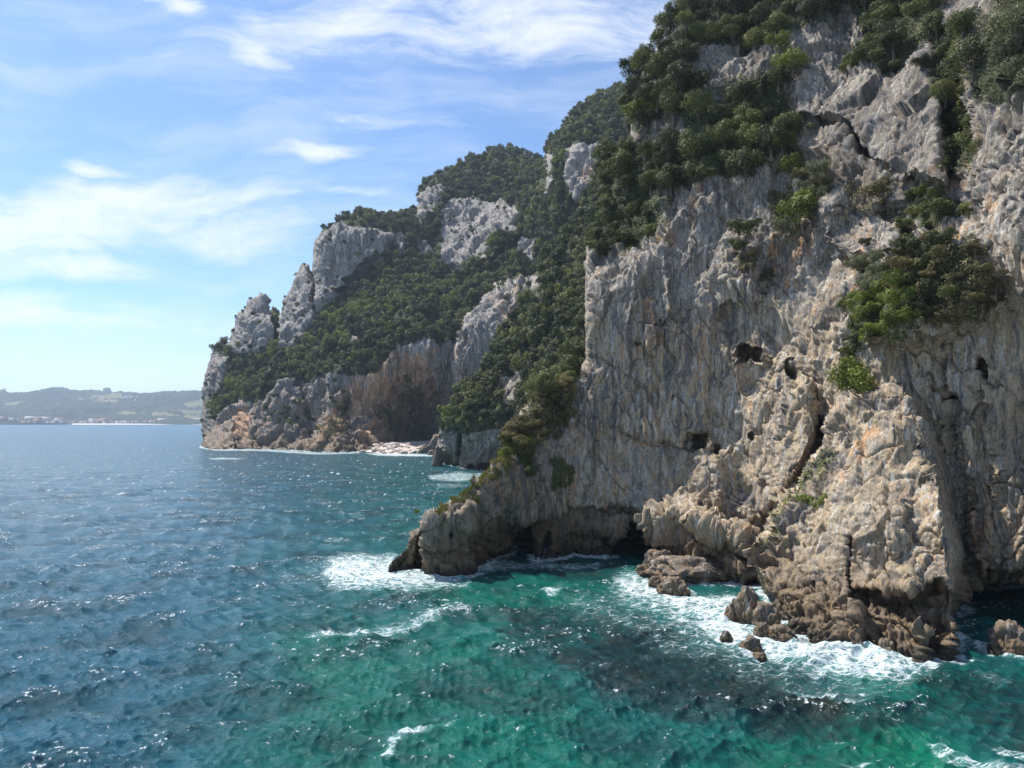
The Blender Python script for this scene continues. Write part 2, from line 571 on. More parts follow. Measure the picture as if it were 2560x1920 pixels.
def build_layer(name, outline, depth_fn, step, disp_fn, mat, attr_fn, rim=(0, 1), warp_px=4, back=(12, 60, 140), rough=0.0):
    P0 = np.array(outline)
    x0, x1 = P0[:, 0].min() - step, P0[:, 0].max() + step
    y0, y1 = P0[:, 1].min() - step, P0[:, 1].max() + step
    xs = np.arange(x0, x1, step)
    ys = np.arange(y0, y1, step)
    X, Y = np.meshgrid(xs, ys)
    q = np.stack([X / 60, Y / 60, np.zeros_like(X)], -1)
    wx = fbm(q, oct=3) * warp_px * 2
    wy = fbm(q, oct=3, off=41.0) * warp_px * 2
    sd = sdf(outline, X + wx, Y + wy)
    ins = sd > 0
    D = depth_fn(X, Y)
    if rim[0]:
        # rounded rim, but not along the water line
        k = 1 - np.clip(sd / rim[1], 0, 1)
        aboveW = sstep(2, 12, at(X, Y, D)[..., 2])
        D = D + rim[0] * (1 - np.sqrt(np.clip(1 - k * k, 0, 1))) * aboveW
    P = at(X, Y, D)
    du = np.gradient(P, axis=1)
    dv = np.gradient(P, axis=0)
    N = np.cross(du, dv)
    N /= np.linalg.norm(N, axis=2)[..., None] + 1e-9
    N = np.where((N[..., 1] > 0)[..., None], -N, N)
    # smooth the normals a little so that steps do not fold over
    for _ in range(6):
        N[1:-1, 1:-1] = (N[1:-1, 1:-1] * 2 + N[:-2, 1:-1] + N[2:, 1:-1] + N[1:-1, :-2] + N[1:-1, 2:]) / 6
    N /= np.linalg.norm(N, axis=2)[..., None] + 1e-9
    flat = P.reshape(-1, 3)
    need = (sd > -3 * step).ravel()
    h = np.zeros(X.size)
    h[need] = np.concatenate(par(disp_fn, flat[need], X.ravel()[need], Y.ravel()[need]))
    h = h.reshape(X.shape)
    spc = np.maximum(np.linalg.norm(du, axis=2), np.linalg.norm(dv, axis=2))
    med_ = np.median(spc[sd > 0])
    h = h * np.clip(2.2 * med_ / spc, 0.22, 1)
    P = P + N * h[..., None]
    idx = -np.ones(X.shape, np.int64)
    cell = ins[:-1, :-1] & ins[1:, :-1] & ins[:-1, 1:] & ins[1:, 1:]
    used = np.zeros_like(ins)
    used[:-1, :-1] |= cell
    used[1:, :-1] |= cell
    used[:-1, 1:] |= cell
    used[1:, 1:] |= cell
    idx[used] = np.arange(used.sum())
    V = P[used]
    a, b, c, d = idx[:-1, :-1][cell], idx[1:, :-1][cell], idx[1:, 1:][cell], idx[:-1, 1:][cell]
    Q = np.stack([a, b, c, d], 1)
    # boundary edges -> skirt running back from the camera, so that the mass has thickness
    E = np.concatenate([Q[:, [0, 1]], Q[:, [1, 2]], Q[:, [2, 3]], Q[:, [3, 0]]])
    n = len(V)
    key = E[:, 0] * n + E[:, 1]
    rev = E[:, 1] * n + E[:, 0]
    bd = E[~np.isin(key, rev)]
    vs = np.unique(bd)
    remap = -np.ones(n, np.int64)
    remap[vs] = np.arange(len(vs))
    uf = used.ravel()
    parts = par(attr_fn, flat[uf], X.ravel()[uf], Y.ravel()[uf])
    attrs = {k: np.concatenate([q[k] for q in parts]) for k in parts[0]}
    ray = V[vs] - np.array([0, 0, HC])
    ray[:, 2] = 0
    ray /= np.linalg.norm(ray, axis=1)[:, None]
    cen = V.mean(axis=0)
    prev = vs
    allV = [V]
    quads = [Q]
    cnt = n
    inward = cen - V[vs]
    inward[:, 1] = 0
    inward /= np.linalg.norm(inward, axis=1)[:, None] + 1e-6
    for L in back:
        nv = V[vs] + ray * L + inward * (0.12 * L) + np.array([0, 0, -0.12 * L])
        if rough:
            q_ = nv.astype(np.float32)
            nv = nv + np.stack([fbm(q_, (rough * 3,) * 3, 3) * rough * 1.6, 0 * nv[:, 0], fbm(q_, (rough * 3,) * 3, 3, off=9.) * rough * 1.4], 1) * min(1.0, L / (rough * 2))
            nv[:, 2] -= rough * 0.9 * (L / 10.0) ** 0.5
        ids = cnt + np.arange(len(vs))
        allV.append(nv)
        cnt += len(vs)
        pa = prev[remap[bd[:, 0]]] if prev is not vs else bd[:, 0]
        pb = prev[remap[bd[:, 1]]] if prev is not vs else bd[:, 1]
        na, nb = ids[remap[bd[:, 0]]], ids[remap[bd[:, 1]]]
        quads.append(np.stack([pb, pa, na, nb], 1))
        prev = ids
        for k in attrs:
            attrs[k] = np.concatenate([attrs[k], attrs[k][vs]])
    me = mesh_from(name, np.concatenate(allV), np.concatenate(quads), mat, attrs=attrs)
    o = link(name, me)
    tag(o, kind='structure')
    L = Layer()
    L.X, L.Y, L.P, L.N, L.ins, L.x0, L.y0, L.step, L.sd, L.o = X, Y, P, N, ins, x0, y0, step, sd, o
    return L


def surf(L, px, py):
    j = int(round((px - L.x0) / L.step))
    i = int(round((py - L.y0) / L.step))
    i = min(max(i, 0), L.P.shape[0] - 1)
    j = min(max(j, 0), L.P.shape[1] - 1)
    return L.P[i, j], L.N[i, j], bool(L.ins[i, j])


def feat(D, X, Y, poly, delta, wpx=10, warp=None):
    s = sdf(poly, X + (warp[0] if warp else 0), Y + (warp[1] if warp else 0))
    k = sstep(-wpx * 0.5, wpx * 0.5, s)
    if callable(delta):
        delta = delta(X, Y)
    return D + k * delta


# ------------------------------------------------------------------ where rock shows and where plants grow (picture regions)
far_rock = [
    [(775, 600), (800, 590), (850, 566), (905, 572), (930, 570), (985, 598), (982, 632), (950, 665), (915, 680), (890, 705), (860, 735), (830, 765), (805, 790), (785, 795), (765, 700)],
    [(580, 730), (672, 730), (682, 850), (655, 880), (600, 885), (570, 870)],
    [(700, 640), (790, 640), (795, 785), (765, 845), (722, 885), (700, 870), (698, 800)],
    [(500, 900), (545, 880), (575, 900), (570, 930), (545, 990), (530, 1060), (500, 1130)],
    [(1044, 505), (1075, 484), (1108, 474), (1110, 502), (1092, 518), (1086, 548), (1066, 556), (1052, 572), (1044, 550)],
    [(1104, 540), (1118, 512), (1150, 500), (1186, 500), (1240, 505), (1250, 506), (1294, 524), (1308, 548), (1292, 578), (1282, 590), (1262, 582), (1226, 590), (1218, 640), (1206, 656), (1178, 640), (1158, 668), (1134, 690), (1112, 660), (1106, 590)],
    [(1044, 600), (1078, 606), (1088, 644), (1050, 644)],
    [(1240, 712), (1300, 700), (1310, 760), (1250, 770)],
    [(1364, 385), (1394, 385), (1400, 480), (1372, 490)],
    [(1425, 372), (1480, 368), (1545, 398), (1520, 470), (1440, 512), (1420, 440)], [(1300, 600), (1345, 600), (1345, 660), (1305, 660)], [(985, 590), (1010, 585), (1012, 640), (990, 640)],
    [(1150, 850), (1190, 775), (1270, 710), (1350, 690), (1350, 800), (1270, 860), (1220, 940), (1150, 1000), (1100, 1140), (520, 1140), (500, 1060), (570, 1040), (600, 1005), (660, 1010), (700, 975), (735, 960), (800, 960),
     (820, 935), (850, 945), (945, 935), (985, 875), (1060, 860), (1100, 880)],
    [(1310, 600), (1335, 600), (1330, 650), (1312, 650)],
    [(890, 860), (905, 855), (905, 870), (890, 875)],
]
mid_rock = [[(1085, 1080), (1130, 1075), (1180, 1080), (1270, 1070), (1330, 1110), (1330, 1220), (1080, 1220)], [(1330, 690), (1365, 700), (1360, 760), (1335, 760)], [(1260, 950), (1310, 940), (1310, 1010), (1270, 1020)]]
near_veg = [
    ('evergreen_tree', [(1700, -60), (1700, 30), (1660, 95), (1640, 130), (1700, 150), (1760, 110), (1850, 105), (1900, 130), (1930, 110), (1985, 90), (2070, 60), (2100, -60)], 3.8, (2.8, 4.6), 'OAK',
     'dark evergreen tree in the dense wood crowning the big cliff', 'trees crowning the big cliff', 1.0),
    ('evergreen_tree', [(1600, 180), (1640, 130), (1700, 150), (1720, 200), (1700, 260), (1640, 300), (1600, 340), (1580, 330), (1575, 270)], 3.6, (2.6, 4.2), 'OAK',
     'evergreen tree on the left skyline shoulder of the big cliff', 'trees on the left shoulder of the big cliff', 1.0),
    ('evergreen_tree', [(1530, 400), (1580, 360), (1660, 380), (1668, 430), (1660, 560), (1640, 600), (1560, 620), (1535, 600), (1530, 500)], 3.4, (2.3, 3.8), 'OAK',
     'evergreen tree on the ledge left of the long pale rib', 'trees on the left ledge of the big cliff', 1.0),
    ('evergreen_tree', [(1470, 560), (1530, 450), (1540, 600), (1500, 650), (1468, 620)], 3.2, (2.0, 3.4), 'OAK',
     'evergreen tree on the outer left edge of the big cliff', 'trees on the outer left edge of the big cliff', 1.0),
    ('evergreen_tree', [(1690, 250), (1740, 210), (1770, 270), (1840, 260), (1900, 210), (1960, 210), (1985, 300), (1975, 360), (1930, 400), (1880, 440), (1800, 450), (1730, 440), (1700, 380), (1720, 330)], 3.6, (2.6, 4.4), 'OAK',
     'dark evergreen tree in the thicket at the middle of the upper cliff', 'trees of the thicket on the upper cliff', 1.0),
    ('evergreen_tree', [(1640, 380), (1700, 400), (1720, 440), (1690, 470), (1640, 460)], 3.0, (2.0, 3.2), 'OAK',
     'small evergreen tree just left of the upper thicket', 'small trees left of the upper thicket', 1.0),
    ('evergreen_tree', [(2120, 40), (2190, -40), (2340, -60), (2350, 60), (2300, 110), (2260, 160), (2200, 180), (2120, 160), (2160, 110)], 3.8, (2.8, 4.6), 'OAK + GRY',
     'evergreen tree in the wood at the top right of the big cliff', 'trees at the top right of the big cliff', 0.9),
    ('shrub', [(2110, 140), (2200, 110), (2260, 170), (2220, 190), (2120, 180)], 2.4, (1.4, 2.4), 'SHR',
     'dark shrub under the upper right trees, above the tilted slab', 'shrubs above the tilted slab', 0.8),
    ('evergreen_tree', [(2350, 60), (2430, 60), (2410, 200), (2420, 330), (2400, 440), (2360, 440), (2355, 300), (2310, 180)], 3.4, (2.2, 3.8), 'OAK',
     'very dark evergreen tree in the gully right of the tilted slab', 'trees in the gully', 1.0),
    ('shrub', [(2250, 480), (2300, 470), (2400, 500), (2430, 530), (2400, 560), (2270, 560)], 2.4, (1.3, 2.2), 'SHR', 'dark shrub in the cleft below the gully', 'shrubs below the gully', 0.8),
    ('shrub', [(2260, 560), (2280, 620), (2250, 640), (2240, 590)], 2.0, (1.0, 1.8), 'SHR', 'small shrub on the ledge left of the dry knoll', 'shrubs left of the dry knoll', 0.8),
    ('shrub', [(2150, 660), (2200, 650), (2230, 690), (2210, 740), (2150, 730)], 2.2, (1.4, 2.2), 'GRY', 'grey green shrub on the left flank of the dry knoll', 'grey green shrubs by the dry knoll', 1.0),
    ('bright_shrub', [(2125, 760), (2180, 730), (2290, 720), (2300, 800), (2210, 830), (2150, 870), (2130, 860)], 2.0, (1.3, 2.2), 'LIM', 'yellow green shrub hanging at the lower left edge of the dry knoll', 'yellow green shrubs by the dry knoll', 1.0),
    ('dry_shrub', [(2230, 650), (2330, 600), (2430, 620), (2470, 700), (2430, 790), (2330, 810), (2250, 760)], 1.9, (1.1, 2.0), 'DRY + DRY + SHR', 'brownish half dry shrub covering the rounded knoll', 'half dry shrubs on the knoll', 1.0),
    ('shrub', [(2090, 860), (2150, 850), (2140, 900), (2090, 920)], 2.0, (1.0, 1.7), 'SHR', 'small dark shrub above the round yellow green bush', 'shrubs above the yellow green bush', 0.8),
    ('evergreen_tree', [(1340, 860), (1400, 830), (1470, 800), (1470, 900), (1445, 960), (1380, 1000), (1330, 990)], 3.2, (2.4, 3.8), 'OAK', 'dark evergreen tree with bare stems at the root of the spur', 'trees at the root of the spur', 1.0),
    ('dry_shrub', [(1300, 1050), (1340, 990), (1420, 960), (1440, 1000), (1400, 1060), (1340, 1110), (1290, 1130), (1270, 1110)], 1.8, (1.1, 2.0), 'DRY', 'dry brown shrub on the crest of the spur', 'dry shrubs on the spur', 1.0),
    ('shrub', [(1270, 1110), (1330, 1110), (1310, 1190), (1290, 1170), (1262, 1140)], 1.9, (1.0, 1.7), 'SHR + LIM', 'green shrub hanging on the upper side of the spur', 'green shrubs on the spur', 1.0),
    ('dry_shrub', [(2000, 430), (2060, 440), (2090, 480), (2040, 500), (2000, 470)], 2.2, (1.2, 2.0), 'GRY + DRY', 'greyish shrub on the ledge below the gash', 'greyish shrubs below the gash', 1.0),
    ('evergreen_tree', [(2470, 70), (2560, 0), (2900, -60), (2900, 220), (2600, 210), (2520, 260), (2440, 260), (2420, 180)], 3.0, (2.4, 3.8), 'GRY', 'large sunlit grey green tree leaning out from the top right corner', 'sunlit trees at the top right corner', 1.0),
    ('evergreen_tree', [(2380, 300), (2430, 290), (2430, 400), (2370, 420)], 3.0, (2.0, 3.0), 'GRY + OAK', 'silvery evergreen tree at the foot of the gully', 'silvery trees at the foot of the gully', 1.0),
]


# ------------------------------------------------------------------ near cliff
near_outline = [(1722, -60), (1700, 45), (1688, 75), (1650, 110), (1602, 171), (1590, 215), (1573, 273), (1580, 330), (1548, 372), (1526, 400),
                (1524, 480), (1516, 570), (1466, 612), (1462, 672), (1463, 760), (1471, 854), (1452, 930), (1442, 950), (1400, 962), (1334, 996), (1300, 1030),
                (1276, 1069), (1266, 1117), (1257, 1151), (1228, 1170), (1189, 1199), (1187, 1221), (1146, 1242), (1093, 1271), (1064, 1286),
                (1057, 1315), (1025, 1324), (1011, 1344), (992, 1382), (975, 1440), (970, 1490), (1100, 1500), (1300, 1450), (1900, 1560), (1930, 1680),
                (2300, 1720), (2900, 1720), (2900, -200), (1735, -200)]
near_ctrl = [(980, 1438, dw(1438)), (1060, 1428, dw(1428)), (1150, 1428, dw(1428)), (1220, 1396, dw(1396)), (1300, 1394, dw(1394)), (1450, 1404, dw(1404)), (1540, 1402, dw(1402)),
             (1650, 1402, 127), (1760, 1430, 121), (1850, 1450, 114), (1960, 1450, 108), (2130, 1480, 101), (2300, 1500, 95), (2450, 1600, 89), (2560, 1600, 84),
             (1300, 1240, 127), (1180, 1290, 119), (1060, 1330, 118), (1300, 1060, 134), (1400, 1100, 133), (1440, 1040, 134),
             (1460, 700, 142), (1470, 860, 138), (1600, 1200, 131), (1600, 900, 136), (1600, 620, 142), (1750, 1200, 126), (1750, 900, 132), (1750, 600, 138),
             (1900, 1200, 119), (1900, 900, 124), (1900, 600, 132), (2050, 900, 114), (2050, 600, 124), (2050, 1150, 110), (2200, 800, 103), (2200, 500, 113), (2200, 250, 123),
             (2050, 300, 134), (2350, 600, 100), (2350, 300, 107), (2350, 50, 120), (2450, 800, 93), (2450, 400, 97), (2560, 600, 86), (2560, 300, 91), (2560, 1000, 86),
             (2400, 1000, 93), (2450, 1300, 90), (2560, 1300, 86), (1580, 250, 166), (1520, 450, 160), (1700, 350, 150), (1850, 350, 144), (1700, 60, 168), (1850, 100, 158),
             (2050, 60, 150), (2200, 50, 146), (2560, 0, 98), (1480, 1300, 131), (1700, 1320, 124), (2900, 1000, 78), (2900, 0, 90), (2900, 1600, 78), (1400, 1500, 118), (2300, 1700, 92), (2100, 1700, 96),
             (2100, -200, 175), (1750, -200, 200), (2600, -200, 120)]
near_tps = tps(near_ctrl)


def near_depth(X, Y):
    D = near_tps(X, Y)
    q = np.stack([X / 70, Y / 70, np.zeros_like(X)], -1)
    wp = (fbm(q, oct=4) * 26, fbm(q, oct=4, off=9.0) * 26)
    w2 = (wp[0] * 0.5, wp[1] * 0.5)
    q3 = np.stack([X / 22, Y / 22, np.zeros_like(X)], -1)
    w3 = (fbm(q3, oct=4) * 9, fbm(q3, oct=4, off=9.0) * 9)
    lin = lambda a, b, y0, y1: (lambda X, Y: a + (b - a) * np.clip((Y - y0) / (y1 - y0), 0, 1))
    # undercut band above the sea along the main wall
    D = feat(D, X, Y, [(1230, 1400), (1280, 1300), (1420, 1285), (1560, 1262), (1700, 1300), (1780, 1330), (1900, 1400), (1900, 1500), (1200, 1500)], 3.2, 26, wp)
    # bulging lower lip right of the big cave
    D = feat(D, X, Y, [(1600, 1290), (1700, 1255), (1800, 1300), (1900, 1340), (1900, 1450), (1820, 1450), (1700, 1405), (1640, 1370)], -6.0, 30, wp)
    D = feat(D, X, Y, [(1640, 1395), (1700, 1412), (1830, 1452), (1900, 1470), (1900, 1520), (1620, 1480)], 9.0, 14, w2)
    # big right-hand buttress
    D = feat(D, X, Y, [(2090, 1040), (2010, 1170), (1960, 1255), (1900, 1335), (1888, 1400), (1905, 1480), (1935, 1500), (1935, 1700), (2380, 1700), (2392, 1540), (2400, 1400), (2345, 1120), (2260, 960), (2140, 985)],
             lin(-3.5, -14.5, 980, 1560), 24, w2)
    # shadowed recess right of the buttress
    D = feat(D, X, Y, [(2340, 880), (2380, 1000), (2440, 1400), (2450, 1600), (2400, 1560), (2375, 1300), (2330, 1050)], 2.6, 60, wp)
    D = feat(D, X, Y, [(2440, 980), (2480, 1080), (2500, 1250), (2450, 1180)], 1.5, 50, wp)
    # ledges at the foot of the buttress
    D = feat(D, X, Y, [(2125, 1470), (2200, 1478), (2290, 1478), (2345, 1445), (2400, 1500), (2400, 1580), (2340, 1580), (2290, 1560), (2127, 1515)], 3.5, 8, w2)
    D = feat(D, X, Y, [(1965, 1480), (2030, 1470), (2112, 1487), (2126, 1517), (2128, 1700), (1960, 1700)], -2.4, 7, w2)
    D = feat(D, X, Y, [(2128, 1512), (2175, 1515), (2240, 1540), (2290, 1556), (2318, 1575), (2300, 1700), (2128, 1700)], -2.8, 7, w2)
    D = feat(D, X, Y, [(2119, 1340), (2126, 1340), (2131, 1700), (2119, 1700)], 2.4, 6)
    # deep cleft behind the top of the buttress
    D = feat(D, X, Y, [(2050, 1040), (2064, 1050), (2062, 1110), (2040, 1135), (2020, 1150), (2042, 1100)], 6, 10)
    D = feat(D, X, Y, ell(2180, 1330, 90, 60, 10), -1.5, 60, wp)
    # pillar left of the cleft
    D = feat(D, X, Y, [(1955, 990), (2010, 950), (2040, 1010), (2035, 1110), (1990, 1180), (1955, 1270), (1925, 1260), (1935, 1110)], -5.5, 26, w2)
    D = feat(D, X, Y, ell(1800, 1195, 55, 90, 10), -2.0, 60, wp)
    D = feat(D, X, Y, ell(1890, 1230, 32, 75, 8), -2.6, 30, wp)
    # spur columns at the tip
    D = feat(D, X, Y, [(1057, 1318), (1072, 1322), (1062, 1360), (1056, 1440), (1036, 1440), (1046, 1350)], 4.5, 7)
    D = feat(D, X, Y, [(1120, 1330), (1132, 1332), (1118, 1400), (1112, 1440), (1096, 1440), (1108, 1390)], 3.5, 10)
    D = feat(D, X, Y, [(1064, 1290), (1160, 1280), (1178, 1330), (1170, 1430), (1140, 1440), (1060, 1440), (1050, 1350)], -2.0, 14, w2)
    # caves
    D = feat(D, X, Y, [(1262, 1470), (1258, 1400), (1285, 1352), (1306, 1312), (1320, 1304), (1330, 1335), (1336, 1370), (1342, 1470)], 13, 14, (w2[0] + w3[0] * 1.5, w2[1] + w3[1] * 1.5))
    D = feat(D, X, Y, [(1352, 1400), (1362, 1345), (1372, 1330), (1378, 1360), (1366, 1400)], 5, 10)
    D = feat(D, X, Y, [(1380, 1470), (1395, 1360), (1450, 1330), (1530, 1335), (1560, 1400), (1560, 1470)], 3.0, 30, wp)
    D = feat(D, X, Y, [(1525, 1470), (1535, 1372), (1560, 1338), (1575, 1312), (1606, 1314), (1632, 1350), (1656, 1390), (1640, 1470)], 20, 14, (w2[0] + w3[0] * 1.5, w2[1] + w3[1] * 1.5))
    D = feat(D, X, Y, [(2362, 1720), (2385, 1580), (2408, 1512), (2440, 1470), (2520, 1460), (2600, 1456), (2900, 1470), (2900, 1720)], 30, 12, w2)
    D = feat(D, X, Y, [(2440, 1440), (2500, 1420), (2620, 1430), (2900, 1430), (2900, 1500), (2430, 1500)], 4, 14, wp)
    # holes in the wall
    D = feat(D, X, Y, ell(1864, 882, 19, 22, 10), 8, 6, w3)
    D = feat(D, X, Y, ell(1897, 884, 15, 19, -10), 8, 6, w3)
    D = feat(D, X, Y, ell(1880, 930, 28, 60, 0), 1.8, 24)
    D = feat(D, X, Y, ell(1748, 1104, 18, 24, 25), 7, 7, w3)
    D = feat(D, X, Y, ell(1733, 1110, 28, 30, 25), 1.5, 14)
    D = feat(D, X, Y, ell(1793, 1125, 10, 12, 25), 4, 6, w3)
    D = feat(D, X, Y, ell(1879, 1090, 7, 9, 0), 3, 5)
    D = feat(D, X, Y, ell(1978, 925, 10, 28, -12), 3.5, 9, w3)
    D = feat(D, X, Y, ell(1650, 835, 10, 32, 12), 2.6, 12, w3)
    D = feat(D, X, Y, ell(1820, 780, 16, 24, 0), 1.8, 12, w3)
    D = feat(D, X, Y, ell(1870, 810, 62, 75, 0), 1.8, 46)
    D = feat(D, X, Y, ell(2455, 925, 14, 26, -25), 3.5, 10, w3)
    D = feat(D, X, Y, ell(2380, 1010, 24, 10, 25), 2.5, 10)
    # long horizontal scar on the wall
    D = feat(D, X, Y, [(1500, 1058), (1560, 1070), (1640, 1098), (1720, 1118), (1790, 1125), (1790, 1300), (1500, 1290), (1490, 1150)], 1.3, 10, w2)
    # tilted slab with the gash under its edge
    D = feat(D, X, Y, [(1990, 200), (2100, 150), (2340, 150), (2352, 300), (2370, 470), (2320, 458), (2290, 437), (2240, 425), (2210, 405), (2185, 392), (2160, 372), (2136, 345), (2128, 326), (2108, 314), (2075, 300), (2045, 284), (1998, 277)],
             lambda X, Y: -3.0 * np.clip((Y - 170) / 120, 0, 1), 9, w3)
    D = feat(D, X, Y, [(2040, 284), (2075, 300), (2108, 318), (2112, 330), (2080, 318), (2050, 300)], 3.2, 12, w3)
    D = feat(D, X, Y, [(2132, 345), (2160, 372), (2184, 392), (2176, 400), (2150, 385), (2130, 362)], 4.0, 12, w3)
    D = feat(D, X, Y, [(2200, 405), (2240, 425), (2290, 440), (2286, 447), (2236, 437), (2205, 418)], 1.2, 12, w3)
    D = feat(D, X, Y, ell(2060, 470, 70, 60, 20), -2.5, 50, wp)
    # rounded slab in the middle of the face
    D = feat(D, X, Y, [(2055, 480), (2110, 462), (2180, 500), (2240, 560), (2260, 640), (2200, 660), (2100, 600), (2045, 560)], -3.2, 30, w2)
    # scrub-covered knoll
    D = feat(D, X, Y, [(2150, 690), (2230, 620), (2330, 560), (2430, 590), (2480, 680), (2440, 800), (2330, 830), (2210, 860), (2150, 800)], -6, 70, wp)
    # right-hand wall stands forward of the gully
    D = feat(D, X, Y, [(2480, 240), (2440, 330), (2420, 480), (2450, 620), (2500, 700), (2560, 760), (2900, 760), (2900, -200), (2560, -200), (2500, 120)], -3, 70, w2)
    D = feat(D, X, Y, [(2340, 60), (2400, 120), (2420, 300), (2370, 420), (2350, 250), (2330, 120)], 7, 60, wp)
    # bold rib separating the wall from its vegetated shoulder
    D = feat(D, X, Y, [(1640, 420), (1668, 430), (1672, 640), (1690, 800), (1660, 800), (1640, 600)], -2.4, 30, w2)
    D = feat(D, X, Y, [(1560, 130), (1700, 200), (1720, 420), (1650, 620), (1500, 640), (1450, 500)], 4, 60, wp)
    return D


spur_poly = [(960, 1500), (980, 1320), (1100, 1240), (1260, 1100), (1320, 1020), (1440, 960), (1450, 1100), (1440, 1250), (1300, 1420), (1250, 1500)]


SLABS = [[(1485, 1075), (1560, 1075), (1700, 1125), (1745, 1170), (1700, 1270), (1560, 1290), (1500, 1250)],
         [(2065, 490), (2115, 465), (2180, 520), (2230, 600), (2200, 640), (2100, 590)], [(2100, 215), (2330, 200), (2350, 400), (2290, 430), (2200, 395), (2140, 330)],
         [(2090, 1080), (2180, 1040), (2320, 1120), (2370, 1300), (2385, 1450), (2250, 1470), (2130, 1460), (2020, 1470), (1960, 1400), (2000, 1250)], [(1480, 700), (1560, 690), (1580, 1000), (1480, 1040)], [(1700, 560), (1800, 560), (1830, 820), (1720, 860)],
         [(1600, 880), (1760, 900), (1950, 960), (1900, 1240), (1720, 1230), (1600, 1060)], [(2300, 1130), (2380, 1200), (2370, 1400), (2290, 1300)]]


def crag0(X, Y):
    return sstep(1150, 1300, Y)


def near_disp(p, X, Y):
    wv = np.stack([fbm(p, (14, 14, 20), 3), fbm(p, (14, 14, 20), 3, off=20.), fbm(p, (14, 14, 20), 2, off=40.)], -1)
    pw = p + wv * np.array([2.6, 2.6, 3], np.float32)
    tilt = pw.copy()
    tilt[:, 0] += pw[:, 2] * (0.10 + 0.22 * sstep(1850, 2300, X))
    h = fbm(p, (15, 15, 24), 3, off=3.) * 2.0
    fl = ridged(tilt, (3.6, 3.6, 34), 3, off=7.)
    fl2 = ridged(tilt, (1.25, 1.25, 10), 3, off=2., gain=0.6)
    wallm = sstep(1240, 1150, Y) * sstep(1460, 1500, X)
    up = 0.35 + 0.65 * wallm
    slab = 0 * X
    for po in SLABS:
        slab = np.maximum(slab, sstep(-12, 22, sdf(po, X, Y)))
    slab = np.maximum(slab, 0.8 * sstep(-0.02, 0.2, fbm(p, (11, 11, 20), 3, off=71.)) * wallm)
    h += up * (fl * 0.8 + fl2 * 0.34) * (1 - 0.6 * slab)
    calm = (1 - 0.35 * wallm * sstep(1000, 1250, 2250 - X)) * (1 - 0.72 * slab)
    cr1 = np.abs(fbm(tilt, (7, 7, 13), 3, off=81.))
    cr2 = np.abs(fbm(pw, (3.2, 3.2, 5), 3, off=87.))
    h -= (1 - sstep(0, 0.028, cr1)) * 0.75 + (1 - sstep(0, 0.035, cr2)) * 0.3 * (0.4 + 0.6 * crag0(X, Y))
    crag = 0.30 + 0.70 * np.where(X > 1925, 0.35 * sstep(1180, 1320, Y) + 0.65 * sstep(1440, 1500, Y), sstep(1180, 1320, Y)) + 0.3 * sstep(2250, 2400, X)
    f1, e1 = facets(pw, (3.8, 3.8, 13), seed=4, slope=0.75)
    fbig, eb = facets(pw, (9, 9, 24), off=3., seed=34, slope=0.8)
    h += fbig * 2.2 * (0.4 + 0.6 * sstep(2600, 2300, X))
    h += f1 * 1.15 * (0.45 + 0.55 * crag) * np.maximum(calm, 0.5 * (X > 1900)) - (1 - sstep(0.0, 0.10, e1)) * 0.4
    f2, e2 = facets(tilt, (1.4, 1.4, 5.5), off=5., seed=8, slope=0.8)
    h += f2 * 0.42 * (0.6 + 0.5 * crag) * calm - (1 - sstep(0.0, 0.10, e2)) * 0.16
    f3, e3 = facets(pw, (0.62, 0.62, 1.0), off=2., seed=18, slope=0.9)
    h += f3 * 0.17 * (0.6 + 0.5 * crag) * calm
    h += ridged(p, (1.4, 1.4, 1.2), 3, off=4., gain=0.6) * 0.20 * crag * calm
    h += fbm(p, (0.9, 0.9, 1.6), 2, gain=0.6) * 0.13 * (1 - 0.4 * slab)
    # hollows
    sc = np.clip(fbm(pw, (6, 6, 9), 2, off=63.) - 0.16, 0, 1)
    h -= sc * 4.0
    foot = np.where(X > 1925, sstep(1465, 1500, Y), sstep(1240, 1330, Y))
    h += foot * ridged(pw, (1.3, 1.3, 12), 3, off=31.) * 0.9 * (sstep(1000, 1100, X) * 0.6 + 0.4)
    return h


